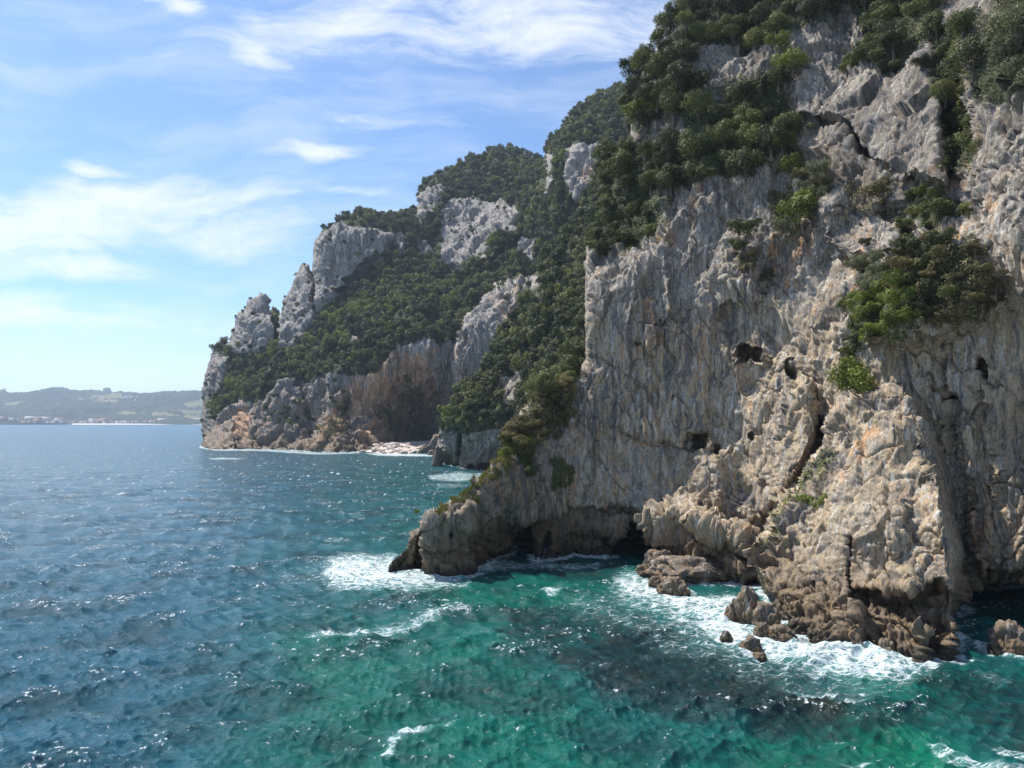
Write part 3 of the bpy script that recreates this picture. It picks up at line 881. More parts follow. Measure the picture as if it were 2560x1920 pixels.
def near_attr(p, X, Y):
    n = fbm(p, (14, 14, 20), 3, off=55.)
    warm = 0.38 + 0.26 * sstep(560, 900, Y) + 0.22 * sstep(1500, 1800, X) * sstep(700, 900, Y)
    warm += 0.5 * sstep(-40, 60, sdf([(1960, 960), (2060, 960), (2040, 1120), (1960, 1290), (1860, 1330), (1680, 1260), (1760, 1130), (1900, 1120)], X, Y))
    warm += 0.45 * sstep(-30, 60, sdf([(2400, 600), (2600, 560), (2900, 560), (2900, 1000), (2500, 900)], X, Y))
    warm += 0.55 * sstep(-30, 40, sdf([(1600, 1270), (1900, 1300), (1930, 1480), (1640, 1420)], X, Y))
    warm += 0.35 * sstep(-20, 50, sdf([(2000, 300), (2110, 370), (2250, 450), (2150, 500), (2010, 420)], X, Y))
    warm += 0.5 * sstep(1450, 1520, Y) * sstep(1900, 1960, X)
    warm += 0.35 * sstep(-30, 50, sdf([(1240, 1330), (1560, 1300), (1560, 1420), (1240, 1420)], X, Y))
    warm += 0.30 * sstep(-40, 60, sdf([(1060, 1330), (1200, 1220), (1300, 1200), (1300, 1400), (1060, 1440)], X, Y))
    pale = 0.8 * sstep(-20, 60, sdf([(1490, 1080), (1720, 1130), (1760, 1230), (1600, 1290), (1500, 1250)], X, Y))
    pale += 0.6 * sstep(-20, 60, sdf([(2030, 1180), (2300, 1120), (2380, 1420), (2150, 1480), (1960, 1420)], X, Y))
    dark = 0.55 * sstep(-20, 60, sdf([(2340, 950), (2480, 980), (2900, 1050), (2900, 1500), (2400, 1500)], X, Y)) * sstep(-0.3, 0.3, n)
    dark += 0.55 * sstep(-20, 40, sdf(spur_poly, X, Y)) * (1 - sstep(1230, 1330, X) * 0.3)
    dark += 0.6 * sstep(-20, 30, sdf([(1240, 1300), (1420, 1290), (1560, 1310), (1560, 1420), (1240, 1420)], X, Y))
    dark += (0.30 + 0.5 * sstep(-0.15, 0.35, fbm(p, (7, 7, 26), 4, off=45.))) * sstep(760, 420, Y)
    dark += 0.35 * sstep(0.05, 0.4, fbm(p, (4, 4, 22), 4, off=49.)) * sstep(420, 760, Y)
    org = 0.62 * sstep(0.02, 0.42, fbm(p, (5, 5, 22), 4, off=101.)) * sstep(200, 420, Y)
    veg = 0 * X
    for v_ in near_veg:
        veg = np.maximum(veg, 0.8 * sstep(-14, 14, sdf(v_[1], X, Y)))
    return dict(warm=np.clip(warm, 0, 1), pale=np.clip(pale, 0, 1), dark=np.clip(dark, 0, 1), orange=org, veg=veg)


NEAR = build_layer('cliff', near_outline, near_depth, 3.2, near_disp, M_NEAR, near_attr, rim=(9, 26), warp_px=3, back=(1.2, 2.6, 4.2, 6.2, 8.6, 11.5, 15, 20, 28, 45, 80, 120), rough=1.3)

tick('middle promontory')
# ------------------------------------------------------------------ middle promontory
mid_outline = [(1078, 1200), (1085, 1156), (1090, 1120), (1098, 1087), (1100, 1060), (1132, 1023), (1140, 981), (1175, 954), (1210, 928), (1228, 875), (1270, 822), (1300, 780), (1320, 720), (1360, 660),
               (1400, 610), (1440, 560), (1470, 500), (1500, 420), (1540, 380), (1700, 380), (1700, 1260), (1100, 1260)]
mid_ctrl = [(1090, 1158, dw(1158)), (1140, 1164, dw(1164)), (1200, 1180, dw(1180)), (1260, 1170, dw(1174)), (1500, 1200, 270), (1130, 1060, 362), (1200, 1000, 365), (1250, 1080, 345), (1300, 900, 375), (1350, 800, 385),
            (1400, 650, 400), (1500, 500, 410), (1480, 700, 350), (1450, 900, 320), (1400, 1000, 320), (1700, 400, 400), (1700, 1100, 250), (1180, 1250, 335)]
mid_tps = tps(mid_ctrl)


def mid_depth(X, Y):
    D = mid_tps(X, Y)
    q = np.stack([X / 40, Y / 40, np.zeros_like(X)], -1)
    wp = (fbm(q, oct=3) * 12, fbm(q, oct=3, off=9.0) * 12)
    D = feat(D, X, Y, [(1098, 1090), (1140, 1075), (1140, 1165), (1150, 1210), (1080, 1210)], 10, 8, wp)
    D = feat(D, X, Y, [(1148, 1075), (1156, 1075), (1150, 1210), (1142, 1210)], 14, 6)
    D = feat(D, X, Y, [(1165, 1180), (1175, 1165), (1225, 1155), (1240, 1165), (1240, 1215), (1165, 1215)], 16, 6, wp)
    D = feat(D, X, Y, [(1100, 1130), (1108, 1118), (1112, 1210), (1100, 1210)], 12, 4)
    return D


def mid_disp(p, X, Y):
    wv = np.stack([fbm(p, (30, 30, 40), 3), fbm(p, (30, 30, 40), 3, off=20.), 0 * X], -1)
    pw = p + wv * 10
    h = fbm(p, (40, 40, 50), 3, off=3.) * 6
    h += ridged(pw, (9, 9, 60), 3, off=7.) * 2.2 + ridged(pw, (3.5, 3.5, 16), 3, off=2.) * 0.9
    f1, e1 = facets(pw, (9, 9, 20), seed=4, slope=0.8)
    f2, e2 = facets(pw, (3, 3, 6), seed=5, slope=0.8)
    h += f1 * 3.2 + f2 * 1.2 - (1 - sstep(0.0, 0.10, e1)) * 0.9 + fbm(p, (1.8, 1.8, 3), 2) * 0.6
    return h


def mid_attr(p, X, Y):
    z0 = 0 * X
    veg = 0.95 + z0
    for e in mid_rock:
        veg = np.minimum(veg, 1 - sstep(-8, 8, sdf(e, X, Y)))
    return dict(veg=veg, warm=z0 + 0.3, pale=z0 + 0.1, dark=0.15 + z0, orange=z0)


MID = build_layer('promontory', mid_outline, mid_depth, 2.6, mid_disp, M_MID, mid_attr, rim=(40, 40), warp_px=3, back=(5, 12, 22, 36, 60, 120), rough=3)

tick('far headland')
# ------------------------------------------------------------------ far headland
far_outline = [(505, 1150), (512, 1103), (508, 1040), (513, 949), (520, 917), (538, 859), (575, 853), (581, 827), (591, 816), (594, 784), (613, 774), (617, 753), (639, 743), (666, 739), (672, 765), (676, 780), (680, 768),
               (692, 767), (702, 790), (708, 763), (729, 731), (745, 678), (756, 656), (774, 662), (780, 690), (782, 646), (788, 604), (804, 578), (851, 546), (894, 530), (936, 532), (989, 543), (1032, 527),
               (1045, 509), (1047, 487), (1058, 466), (1084, 448), (1135, 414), (1198, 388), (1236, 377), (1270, 373), (1304, 377), (1333, 390), (1356, 396), (1364, 370), (1380, 350), (1405, 342), (1411, 316), (1426, 295),
               (1447, 274), (1473, 256), (1506, 235), (1549, 216), (1591, 204), (1800, 150), (1800, 900), (1500, 1250), (505, 1250)]
far_ctrl = [(512, 1106, 745), (525, 1119, dw(1119)), (600, 1120, dw(1120)), (700, 1123, dw(1123)), (820, 1127, dw(1127)), (930, 1127, dw(1127)), (1000, 1112, 660), (1100, 1105, 680), (1300, 1120, 600), (1500, 1200, 520),
            (600, 1150, 620), (900, 1160, 565), (1150, 1180, 560),
            (520, 950, 770), (560, 860, 790), (640, 760, 790), (740, 740, 780), (800, 620, 800), (900, 560, 815), (1000, 560, 850), (620, 960, 730), (700, 1000, 650), (750, 900, 700), (850, 750, 780), (850, 930, 625),
            (950, 920, 605), (950, 750, 730), (1050, 850, 620), (1050, 700, 770), (1150, 800, 650), (1250, 750, 620), (1270, 900, 600), (1100, 1000, 650), (1200, 1000, 620),
            (1060, 500, 880), (1150, 430, 930), (1270, 380, 960), (1350, 400, 900), (1180, 560, 820), (1130, 650, 770), (1280, 560, 760), (1330, 620, 690), (1300, 700, 660), (1400, 500, 640), (1380, 400, 690), (1450, 420, 640), (1450, 290, 740), (1590, 210, 760),
            (1500, 500, 600), (1800, 400, 560), (1800, 150, 720), (640, 1060, 660), (780, 1040, 640)]
far_tps = tps(far_ctrl)


def far_depth(X, Y):
    D = far_tps(X, Y)
    q = np.stack([X / 45, Y / 45, np.zeros_like(X)], -1)
    wp = (fbm(q, oct=4) * 14, fbm(q, oct=4, off=9.0) * 14)
    # recess of the orange bay and the ribs in front of it
    D = feat(D, X, Y, [(860, 900), (960, 870), (1010, 860), (1060, 900), (1090, 1000), (1095, 1140), (860, 1140), (840, 1000)], 7, 60, wp)
    D = feat(D, X, Y, [(985, 980), (1000, 1040), (975, 1115), (940, 1150), (915, 1150), (950, 1060)], -12, 22, wp)
    D = feat(D, X, Y, [(820, 1000), (850, 990), (850, 1060), (870, 1150), (800, 1150), (815, 1080)], -14, 20, wp)
    D = feat(D, X, Y, ell(609, 1070, 22, 52, 6), 12, 14, wp)
    D = feat(D, X, Y, [(640, 1040), (660, 1030), (655, 1150), (632, 1150)], 9, 10, wp)
    D = feat(D, X, Y, [(520, 1060), (545, 1060), (600, 1150), (500, 1150)], -8, 16, wp)
    D = feat(D, X, Y, [(735, 950), (790, 930), (800, 1040), (790, 1110), (770, 1110)], 12, 20, wp)
    # spires and the notches between them
    D = feat(D, X, Y, [(591, 700), (676, 700), (676, 850), (640, 900), (591, 880)], -12, 16, wp)
    D = feat(D, X, Y, [(676, 740), (706, 740), (712, 880), (690, 880)], 20, 10, wp)
    D = feat(D, X, Y, [(700, 640), (780, 640), (785, 780), (760, 840), (712, 880), (705, 800)], -14, 12, wp)
    D = feat(D, X, Y, [(778, 640), (786, 640), (792, 770), (784, 790)], 12, 8, wp)
    # cliff bands of the upper domes step forward of the woods above
    D = feat(D, X, Y, [(782, 600), (860, 560), (930, 572), (975, 600), (960, 640), (900, 670), (860, 720), (800, 780), (785, 700)], -22, 18, wp)
    D = feat(D, X, Y, [(1045, 480), (1110, 470), (1120, 500), (1200, 500), (1290, 540), (1300, 590), (1190, 680), (1120, 660), (1060, 570)], -26, 20, wp)
    D = feat(D, X, Y, [(1368, 385), (1395, 385), (1395, 470), (1370, 480)], -14, 12, wp)
    D = feat(D, X, Y, [(1440, 365), (1535, 400), (1510, 460), (1430, 510), (1430, 420)], -14, 16, wp)
    D = feat(D, X, Y, [(1190, 770), (1290, 700), (1340, 720), (1290, 860), (1240, 900), (1200, 950), (1150, 960), (1140, 880)], -20, 22, wp)
    return D


def far_disp(p, X, Y):
    wv = np.stack([fbm(p, (50, 50, 60), 3), fbm(p, (50, 50, 60), 3, off=20.), 0 * X], -1)
    pw = p + wv * 9
    h = fbm(p, (70, 70, 90), 3, off=3.) * 8
    h += ridged(pw, (16, 16, 110), 3, off=7.) * 5.5 + ridged(pw, (6, 6, 26), 3, off=2.) * 2.2
    f1, e1 = facets(pw, (14, 14, 70), seed=4, slope=0.85)
    f2, e2 = facets(pw, (5.5, 5.5, 24), seed=5, slope=0.9)
    f3, e3 = facets(pw, (2.6, 2.6, 6), seed=6, slope=0.9)
    h += f1 * 5.0 + f2 * 2.0 + f3 * 0.7 - (1 - sstep(0.0, 0.10, e1)) * 2.2 - (1 - sstep(0.0, 0.12, e2)) * 0.8
    return h


def far_attr(p, X, Y):
    low = sstep(860, 1000, Y)
    warm = 0.12 + 0.3 * low
    org = 0.95 * sstep(-12, 20, sdf([(880, 930), (940, 890), (1010, 880), (1050, 930), (1040, 1060), (980, 1110), (900, 1130), (880, 1040), (830, 1130), (790, 1128), (850, 1010)], X, Y))
    org = org + 1.0 * sstep(-8, 12, sdf(ell(609, 1068, 22, 48, 6), X, Y)) + 0.75 * sstep(-8, 30, sdf([(960, 860), (1100, 870), (1100, 1000), (1060, 1090), (1030, 1000)], X, Y))
    org = org + 0.42 * sstep(940, 1020, Y) + 0.4 * sstep(-10, 30, sdf([(1100, 880), (1200, 800), (1240, 860), (1180, 960), (1110, 1000)], X, Y))
    org = org + 0.45 * sstep(-10, 30, sdf([(1210, 730), (1330, 700), (1330, 820), (1240, 860)], X, Y)) + 0.6 * sstep(-6, 16, sdf([(1440, 440), (1510, 400), (1500, 450), (1440, 490)], X, Y))
    org = org + 0.32 * sstep(-8, 30, sdf([(800, 640), (900, 600), (880, 680), (810, 740)], X, Y))
    dark = 0.35 * sstep(1040, 1090, Y) * (1 - np.clip(org, 0, 1)) + 0.2 * low
    pale = 0.55 * (1 - low)
    veg = 0.95 + 0 * X
    for e in far_rock:
        veg = np.minimum(veg, 1 - sstep(-8, 8, sdf(e, X, Y)))
    veg = veg + 0.35 * sstep(0.05, 0.35, fbm(p, (14, 14, 12), 3, off=91.)) * sstep(900, 980, Y)
    return dict(veg=np.clip(veg, 0, 1), warm=warm + 0 * X, pale=pale + 0 * X, dark=np.clip(dark, 0, 1), orange=np.clip(org, 0, 1))


FAR = build_layer('headland', far_outline, far_depth, 2.6, far_disp, M_FAR, far_attr, rim=(70, 60), warp_px=2, back=(8, 20, 40, 80, 160, 300), rough=5)

# ------------------------------------------------------------------ hills across the bay
m_, t_ = new_mat('far_hill_ground')
pos = t_.n('ShaderNodeNewGeometry').outputs['Position']
n1 = t_.noise(pos, 0.004, 8, 0.65)
n2 = t_.noise(pos, 0.02, 6, 0.7)
vor = t_.n('ShaderNodeTexVoronoi', ins={'Vector': pos, 'Scale': 0.008}).outputs['Color']
vs = t_.n('ShaderNodeSeparateColor', ins={0: vor}).outputs[0]
c = t_.mix(t_.ramp(n2, 0.35, 0.65), (0.018, 0.030, 0.022), (0.042, 0.058, 0.036))
fld = t_.math('MAXIMUM', t_.attr('field'), t_.math('MULTIPLY', t_.ramp(n1, 0.60, 0.68), 0.35))
fc = t_.mix(vs, (0.09, 0.12, 0.055), (0.19, 0.18, 0.10))
c = t_.mix(t_.ramp(t_.math('ADD', fld, t_.math('MULTIPLY', t_.math('SUBTRACT', n2, 0.5), 0.9)), 0.45, 0.6), c, fc)
p_ = t_.n('ShaderNodeBsdfPrincipled', ins={'Base Color': c, 'Roughness': 1.0,
          'Normal': t_.n('ShaderNodeBump', ins={'Strength': 1.0, 'Distance': 20.0, 'Height': n2})})
t_.n('ShaderNodeOutputMaterial', ins={0: p_.outputs[0]})
M_HILL = m_

hill_outline = [(-700, 1080), (-700, 1000), (-300, 985), (0, 979), (30, 982), (60, 984), (100, 982), (120, 976), (150, 977), (200, 979), (240, 976), (260, 975), (300, 976), (340, 981), (370, 983), (400, 982), (420, 979), (470, 980),
                (520, 984), (620, 990), (800, 985), (900, 1000), (900, 1080)]
hc = [(-700, 1066, 3900), (0, 1063, 4000), (300, 1062, 4050), (900, 1062, 4050), (-700, 1000, 5600), (0, 980, 5900), (260, 975, 6100), (520, 984, 5800), (900, 990, 5600), (0, 1050, 4150), (300, 1050, 4200), (520, 1050, 4200), (100, 1020, 4900), (400, 1025, 4700), (260, 1005, 5300), (900, 1030, 4700), (-700, 1040, 4400), (450, 1000, 5100)]
hill_tps = tps(hc)


def hill_attr(p, X, Y):
    f = 0 * X
    for poly in ([(300, 1038), (310, 1030), (350, 1024), (368, 1024), (362, 1036), (330, 1040)], [(405, 1018), (450, 1018), (505, 1030), (500, 1036), (440, 1030)], [(215, 1000), (230, 992), (300, 990), (312, 1000), (260, 1003)],
                 [(455, 1008), (500, 1000), (520, 1008), (520, 1018), (470, 1014)], [(190, 992), (215, 996), (205, 1002)], [(280, 1034), (300, 1033), (300, 1038)], [(235, 1003), (300, 1004), (290, 1014), (240, 1012)],
                 [(0, 1010), (30, 1005), (60, 1010), (20, 1015)], [(380, 1035), (500, 1038), (500, 1043), (380, 1042)]):
        f = np.maximum(f, sstep(-3, 3, sdf(poly, X, Y)))
    return dict(field=f)


HILL = build_layer('far_hills', hill_outline, lambda X, Y: hill_tps(X, Y), 2.5,
                   lambda p, X, Y: (fbm(p, (500, 500, 300), 4) * 90 + ridged(p, (60, 60, 60), 3) * 12) * sstep(1062, 1045, Y), M_HILL, hill_attr, rim=(300, 10), warp_px=1.0, back=(200, 700, 1500))
ridge_outline = [(-700, 1060), (-700, 990), (-200, 985), (20, 981), (60, 979), (110, 981), (300, 985), (360, 977), (395, 975), (430, 978), (520, 985), (900, 990), (900, 1060)]
RIDGE = build_layer('distant_ridge', ridge_outline, lambda X, Y: 9300 + (1060 - Y) * 12, 6, lambda p, X, Y: fbm(p, (900, 900, 400), 3) * 60, M_HILL,
                    lambda p, X, Y: dict(field=0 * X), rim=(300, 10), warp_px=0.8, back=(300, 900))


tick('sea')
# ------------------------------------------------------------------ sea
def build_sea():
    xs = np.arange(-420, 2990, 3.1)
    ys = np.concatenate([1050 + 8 * np.linspace(0.45, 1.5, 6) ** 2, np.arange(1070, 1300, 1.7), np.arange(1300, 1985, 2.2), np.array([2020, 2100, 2250, 2600, 3300, 5000, 9000])])
    X, Y = np.meshgrid(xs, ys)
    D = dw(Y)
    D = np.where(Y < 1052, 30000, D)
    P = at(X, Y, D)
    P[..., 2] = 0
    x, y = P[..., 0], P[..., 1]
    sp = np.maximum(np.abs(np.gradient(y, axis=0)), np.abs(np.gradient(x, axis=1)))    # local spacing
    z = np.zeros_like(x)
    hx = np.zeros_like(x)
    hy = np.zeros_like(x)
    r = np.random.default_rng(5)
    wind = R(-74)      # swell runs in from the left
    gust = 0.75 + 0.5 * fbm(np.stack([x, y, 0 * x], -1), (60, 60, 60), 2)
    for k in range(84):
        lam = 0.75 * (24 / 0.75) ** (k / 83) * r.uniform(0.9, 1.1)
        th = wind + r.normal() * (0.85 if lam < 6 else 0.45)
        A = 0.0225 * lam ** 0.60 * r.uniform(0.5, 1.4) * (1.1 if lam < 3.2 else (0.8 if lam > 9 else 0.9))
        kx, ky = math.cos(th) * 2 * math.pi / lam, math.sin(th) * 2 * math.pi / lam
        ph = kx * x + ky * y + r.uniform(0, 6.28)
        fade = sstep(1.9, 3.6, lam / sp) * gust
        z += A * fade * np.cos(ph)
        hx -= 0.8 * A * fade * math.cos(th) * np.sin(ph)
        hy -= 0.8 * A * fade * math.sin(th) * np.sin(ph)
    slope_noise = fbm(np.stack([x, y, 0 * x], -1), (2.6, 2.6, 2.6), 3, gain=0.6)
    z += slope_noise * 0.10 * sstep(1.5, 0.5, sp)
    crest = z.copy()
    # foam, in soft regions placed where the rocks break the water
    q = np.stack([x, y, 0 * x], -1)
    wxx = fbm(q, (9, 9, 9), 4) * 60
    wyy = fbm(q, (9, 9, 9), 4, off=7.) * 30
    wk = np.clip(60.0 / D * 1.6, 0.06, 1)
    foam = np.zeros_like(x)

    def F_(poly, v, w_=24, wp=1.0):
        nonlocal foam
        s = sdf(poly, X + wxx * wk * wp, Y + wyy * wk * wp)
        foam = np.maximum(foam, v * sstep(-w_ * 1.2, w_ * 0.8, s))
    F_([(800, 1452), (790, 1420), (830, 1395), (900, 1382), (985, 1385), (1000, 1430), (1160, 1432), (1168, 1455), (1090, 1470), (950, 1475), (860, 1470)], 0.96, 44, 1.0)
    F_([(740, 1605), (830, 1570), (960, 1555), (1100, 1525), (1190, 1520), (1185, 1535), (1060, 1555), (950, 1580), (820, 1603)], 0.84, 22, 0.7)
    F_([(1000, 1535), (1040, 1510), (1200, 1500), (1200, 1530), (1080, 1550)], 0.5, 30)
    F_([(1160, 1412), (1250, 1398), (1350, 1395), (1450, 1405), (1540, 1408), (1500, 1425), (1380, 1430), (1200, 1425)], 0.72, 18, 0.5)
    F_([(1340, 1480), (1360, 1466), (1420, 1470), (1430, 1486), (1370, 1492)], 0.8, 12, 0.5)
    F_([(1500, 1460), (1600, 1450), (1720, 1490), (1830, 1500), (1960, 1590), (2250, 1630), (2330, 1660), (2260, 1720), (2100, 1712), (1950, 1690), (1830, 1640), (1680, 1570), (1520, 1510)], 0.74, 50, 1.0)
    F_([(1530, 1440), (1600, 1435), (1640, 1450), (1700, 1475), (1820, 1478), (1860, 1510), (1880, 1560), (1960, 1590), (2130, 1602), (2250, 1640), (2290, 1665), (2230, 1700), (2060, 1690), (1950, 1660), (1850, 1600), (1700, 1530), (1560, 1490)], 0.94, 34, 0.8)
    F_([(1720, 1545), (1800, 1530), (1870, 1570), (1960, 1595), (2130, 1605), (2240, 1640), (2200, 1665), (2050, 1660), (1900, 1635), (1800, 1590)], 1.0, 24, 0.7)
    F_([(1440, 1500), (1600, 1500), (1760, 1560), (1900, 1650), (1800, 1640), (1600, 1560), (1460, 1520)], 0.6, 34)
    F_([(1930, 1700), (2060, 1715), (2160, 1735), (2140, 1750), (2020, 1735)], 0.74, 16, 0.7)
    F_([(2300, 1610), (2380, 1600), (2480, 1640), (2450, 1660), (2330, 1640)], 0.66, 20)
    F_([(2400, 1680), (2480, 1670), (2580, 1720), (2500, 1720)], 0.60, 16)
    F_([(2310, 1830), (2380, 1850), (2480, 1890), (2600, 1930), (2600, 1990), (2480, 1960), (2350, 1880)], 0.72, 16, 0.5)
    F_([(2450, 1845), (2520, 1850), (2600, 1890), (2600, 1910), (2500, 1880)], 0.74, 10, 0.5)
    F_([(950, 1905), (965, 1850), (1010, 1825), (1060, 1822), (1155, 1790), (1160, 1800), (1080, 1840), (1000, 1865), (975, 1915)], 0.82, 20, 0.7)
    F_([(1640, 1800), (1760, 1830), (1850, 1830), (1840, 1845), (1740, 1850)], 0.58, 18)
    F_([(640, 1420), (800, 1370), (1000, 1380), (1200, 1440), (1180, 1500), (900, 1520), (700, 1490)], 0.56, 60, 1.0)
    F_([(1380, 1470), (1640, 1440), (1900, 1560), (2300, 1650), (2330, 1740), (2100, 1770), (1850, 1720), (1600, 1620), (1400, 1540)], 0.60, 60, 1.0)
    F_([(500, 1112), (560, 1120), (640, 1122), (820, 1131), (900, 1128), (900, 1134), (800, 1138), (640, 1128), (540, 1128), (495, 1120)], 0.8, 3, 0.3)
    F_([(515, 1145), (560, 1143), (630, 1146), (600, 1149), (530, 1150)], 0.8, 3, 0.3)
    F_([(900, 1133), (1000, 1132), (1085, 1136), (1080, 1142), (950, 1140)], 0.9, 3, 0.2)
    F_([(1060, 1188), (1140, 1178), (1230, 1184), (1250, 1196), (1150, 1206), (1080, 1202)], 0.75, 8, 0.3)
    F_([(1040, 1210), (1150, 1205), (1200, 1215), (1120, 1225)], 0.62, 8, 0.3)
    for (cx, cy, rx, ry, v) in ((155, 1195, 24, 3, 1), (50, 1268, 18, 3, .7), (430, 1113, 30, 2, .8), (500, 1110, 18, 2, .9), (840, 1348, 40, 6, .8), (610, 1440, 22, 5, .7), (1190, 1385, 30, 5, .6), (250, 1775, 60, 12, .7),
                                (1010, 1283, 40, 3, .62), (660, 1730, 40, 10, .6), (680, 1315, 20, 3, .7), (980, 1240, 40, 4, .6), (1500, 1850, 40, 6, .6), (2120, 1905, 40, 8, .9), (2090, 1850, 18, 5, .8), (150, 1530, 40, 8, .6)):
        F_(ell(cx, cy, rx * 1.2, ry), v * 0.78, 6, 0.3)
    # wash along every place where rock meets the sea
    inbox = (y > 55) & (y < 175) & (x > -70) & (x < 95)
    cpx = []
    for L_ in (NEAR,):
        zz_ = L_.P[..., 2]
        mk = L_.ins & (zz_ > -0.3) & (zz_ < 0.45)
        cpx.append(L_.P[mk][::3, :2])
    rk = []
    for (px_, py_, w_, h_) in ROCKFOOT:
        d_ = float(dw(py_))
        rk.append(((px_ - 1280) / F * d_, d_ + w_ / F * d_ * 0.4, w_ / 2 / F * d_))
    cp = np.concatenate(cpx).astype(np.float32)
    bx, by = x[inbox], y[inbox]
    dist = np.full(bx.shape, 99.0, np.float32)
    gx0, gy0, gs = -70, 55, 1.0
    GX, GY = np.meshgrid(np.arange(gx0, 96, gs), np.arange(gy0, 177, gs))
    gd = np.full(GX.shape, 99.0, np.float32)
    for i0 in range(0, len(cp), 200):
        c_ = cp[i0:i0 + 200]
        gd = np.minimum(gd, np.sqrt((GX[..., None] - c_[:, 0]) ** 2 + (GY[..., None] - c_[:, 1]) ** 2).min(axis=-1))
    fx, fy = np.clip((bx - gx0) / gs, 0, GX.shape[1] - 1.01), np.clip((by - gy0) / gs, 0, GX.shape[0] - 1.01)
    ix, iy = fx.astype(int), fy.astype(int)
    tx, ty = fx - ix, fy - iy
    dist = (gd[iy, ix] * (1 - tx) + gd[iy, ix + 1] * tx) * (1 - ty) + (gd[iy + 1, ix] * (1 - tx) + gd[iy + 1, ix + 1] * tx) * ty
    for rx_, ry_, rr_ in rk:
        dist = np.minimum(dist, np.abs(np.sqrt((bx - rx_) ** 2 + (by - ry_) ** 2) - rr_ * 0.8) + 0.3)
    q2 = np.stack([bx, by, 0 * bx], -1)
    reach = 2.2 + 3.2 * np.clip(fbm(q2, (7, 7, 7), 3, off=19.) + 0.35, 0, 1.2)
    wash = 0.95 * (1 - sstep(0.2, 1.0, dist / reach))
    foam[inbox] = np.maximum(foam[inbox], wash)
    for L_, rad in ((FAR, 5.0), (MID, 3.5)):
        zz_ = L_.P[..., 2]
        mk = L_.ins & (zz_ > -1.5) & (zz_ < 1.5)
        c_ = L_.P[mk][:, :2]
        bins = {}
        ang = np.round((c_[:, 0] / c_[:, 1]) * 800).astype(int)
        for a__, d__ in zip(ang, c_[:, 1]):
            bins[a__] = min(bins.get(a__, 1e9), d__)
        lo_, hi_ = min(bins), max(bins)
        arr = np.array([bins.get(k_, 1e9) for k_ in range(lo_, hi_ + 1)])
        aa = np.clip(np.round(x / np.maximum(y, 1) * 800).astype(int) - lo_, -1, len(arr))
        okk = (aa >= 0) & (aa < len(arr)) & (y > 250) & (y < 900)
        dd_ = np.where(okk, arr[np.clip(aa, 0, len(arr) - 1)] - y, 99)
        nz_ = fbm(q, (9, 9, 9), 3, off=29.)
        foam = np.maximum(foam, np.where(okk & (dd_ > -12), (1 - sstep(0.3, 1.0, dd_ / (rad * (1.6 + 3.0 * nz_)).clip(1, 30))) * 0.95, 0))
    teal = np.zeros_like(x)
    teal = 0.15 + 0.85 * sstep(-260, 260, sdf([(420, 2600), (540, 1800), (680, 1500), (800, 1350), (900, 1200), (960, 1140), (1300, 1140), (3400, 1200), (3400, 9900), (300, 9900)], X, Y) + fbm(q, (40, 40, 40), 4) * 260)
    teal = teal * sstep(1110, 1150, Y)
    dark = np.zeros_like(x)

    def Dk(poly, v, w_=50):
        nonlocal dark
        s = sdf(poly, X + wxx, Y + wyy)
        dark = np.maximum(dark, v * sstep(-w_, w_, s))
    Dk([(1380, 1640), (1600, 1545), (1720, 1590), (1950, 1690), (2140, 1730), (2120, 1800), (1960, 1830), (1700, 1800), (1480, 1740)], 0.95, 40)
    Dk([(1200, 1560), (1300, 1520), (1560, 1510), (1560, 1600), (1300, 1620)], 0.7, 50)
    Dk([(1900, 1740), (2150, 1720), (2350, 1760), (2250, 1850), (2000, 1840)], 0.6, 60)
    Dk([(2300, 1640), (2560, 1680), (2700, 1700), (2700, 1880), (2450, 1830), (2250, 1720)], 0.72, 60)
    Dk([(1300, 1395), (1540, 1400), (1560, 1440), (1160, 1450)], 0.55, 16)
    Dk([(1150, 1700), (1300, 1640), (1500, 1760), (1330, 1800)], 0.45, 60)
    Dk([(980, 1480), (1150, 1470), (1150, 1500), (950, 1520)], 0.5, 20)
    Dk([(900, 1490), (700, 1500), (560, 1800), (1000, 1900), (1200, 1760)], 0.18, 90)
    green = np.zeros_like(x)
    for poly, v in (([(1880, 1860), (2050, 1820), (2250, 1760), (2420, 1860), (2420, 2100), (1800, 2100)], 0.9), ([(1060, 1470), (1300, 1450), (1480, 1480), (1440, 1520), (1100, 1560)], 0.6), ([(700, 1560), (1300, 1560), (1500, 1850), (1900, 1900), (1900, 2000), (800, 2000)], 0.35),
                    ([(2150, 1640), (2400, 1700), (2400, 1780), (2180, 1730)], 0.45)):
        green = np.maximum(green, v * sstep(-70, 70, sdf(poly, X + wxx, Y + wyy)))
    # breaking foam heaps up a little
    z += foam * 0.30 * np.clip(fbm(q, (2.2, 2.2, 2.2), 3, off=3.) + 0.4, 0, 1) * sstep(0.5, 0.9, foam) * sstep(2.0, 0.6, sp)
    x = x + hx
    y = y + hy
    P = np.stack([x, y, z], -1)
    nr, ncl = X.shape
    i = np.arange(nr * ncl).reshape(nr, ncl)
    Q = np.stack([i[:-1, :-1].ravel(), i[1:, :-1].ravel(), i[1:, 1:].ravel(), i[:-1, 1:].ravel()], 1)
    cr = sstep(0.02, 0.35, crest)
    me = mesh_from('sea', P, Q, None, attrs=dict(foam=foam, teal=np.clip(teal, 0, 1), deep=np.clip(dark, 0, 1), green=np.clip(green, 0, 1), crest=cr))
    o = link('sea', me)
    tag(o, kind='structure')
    return o, me


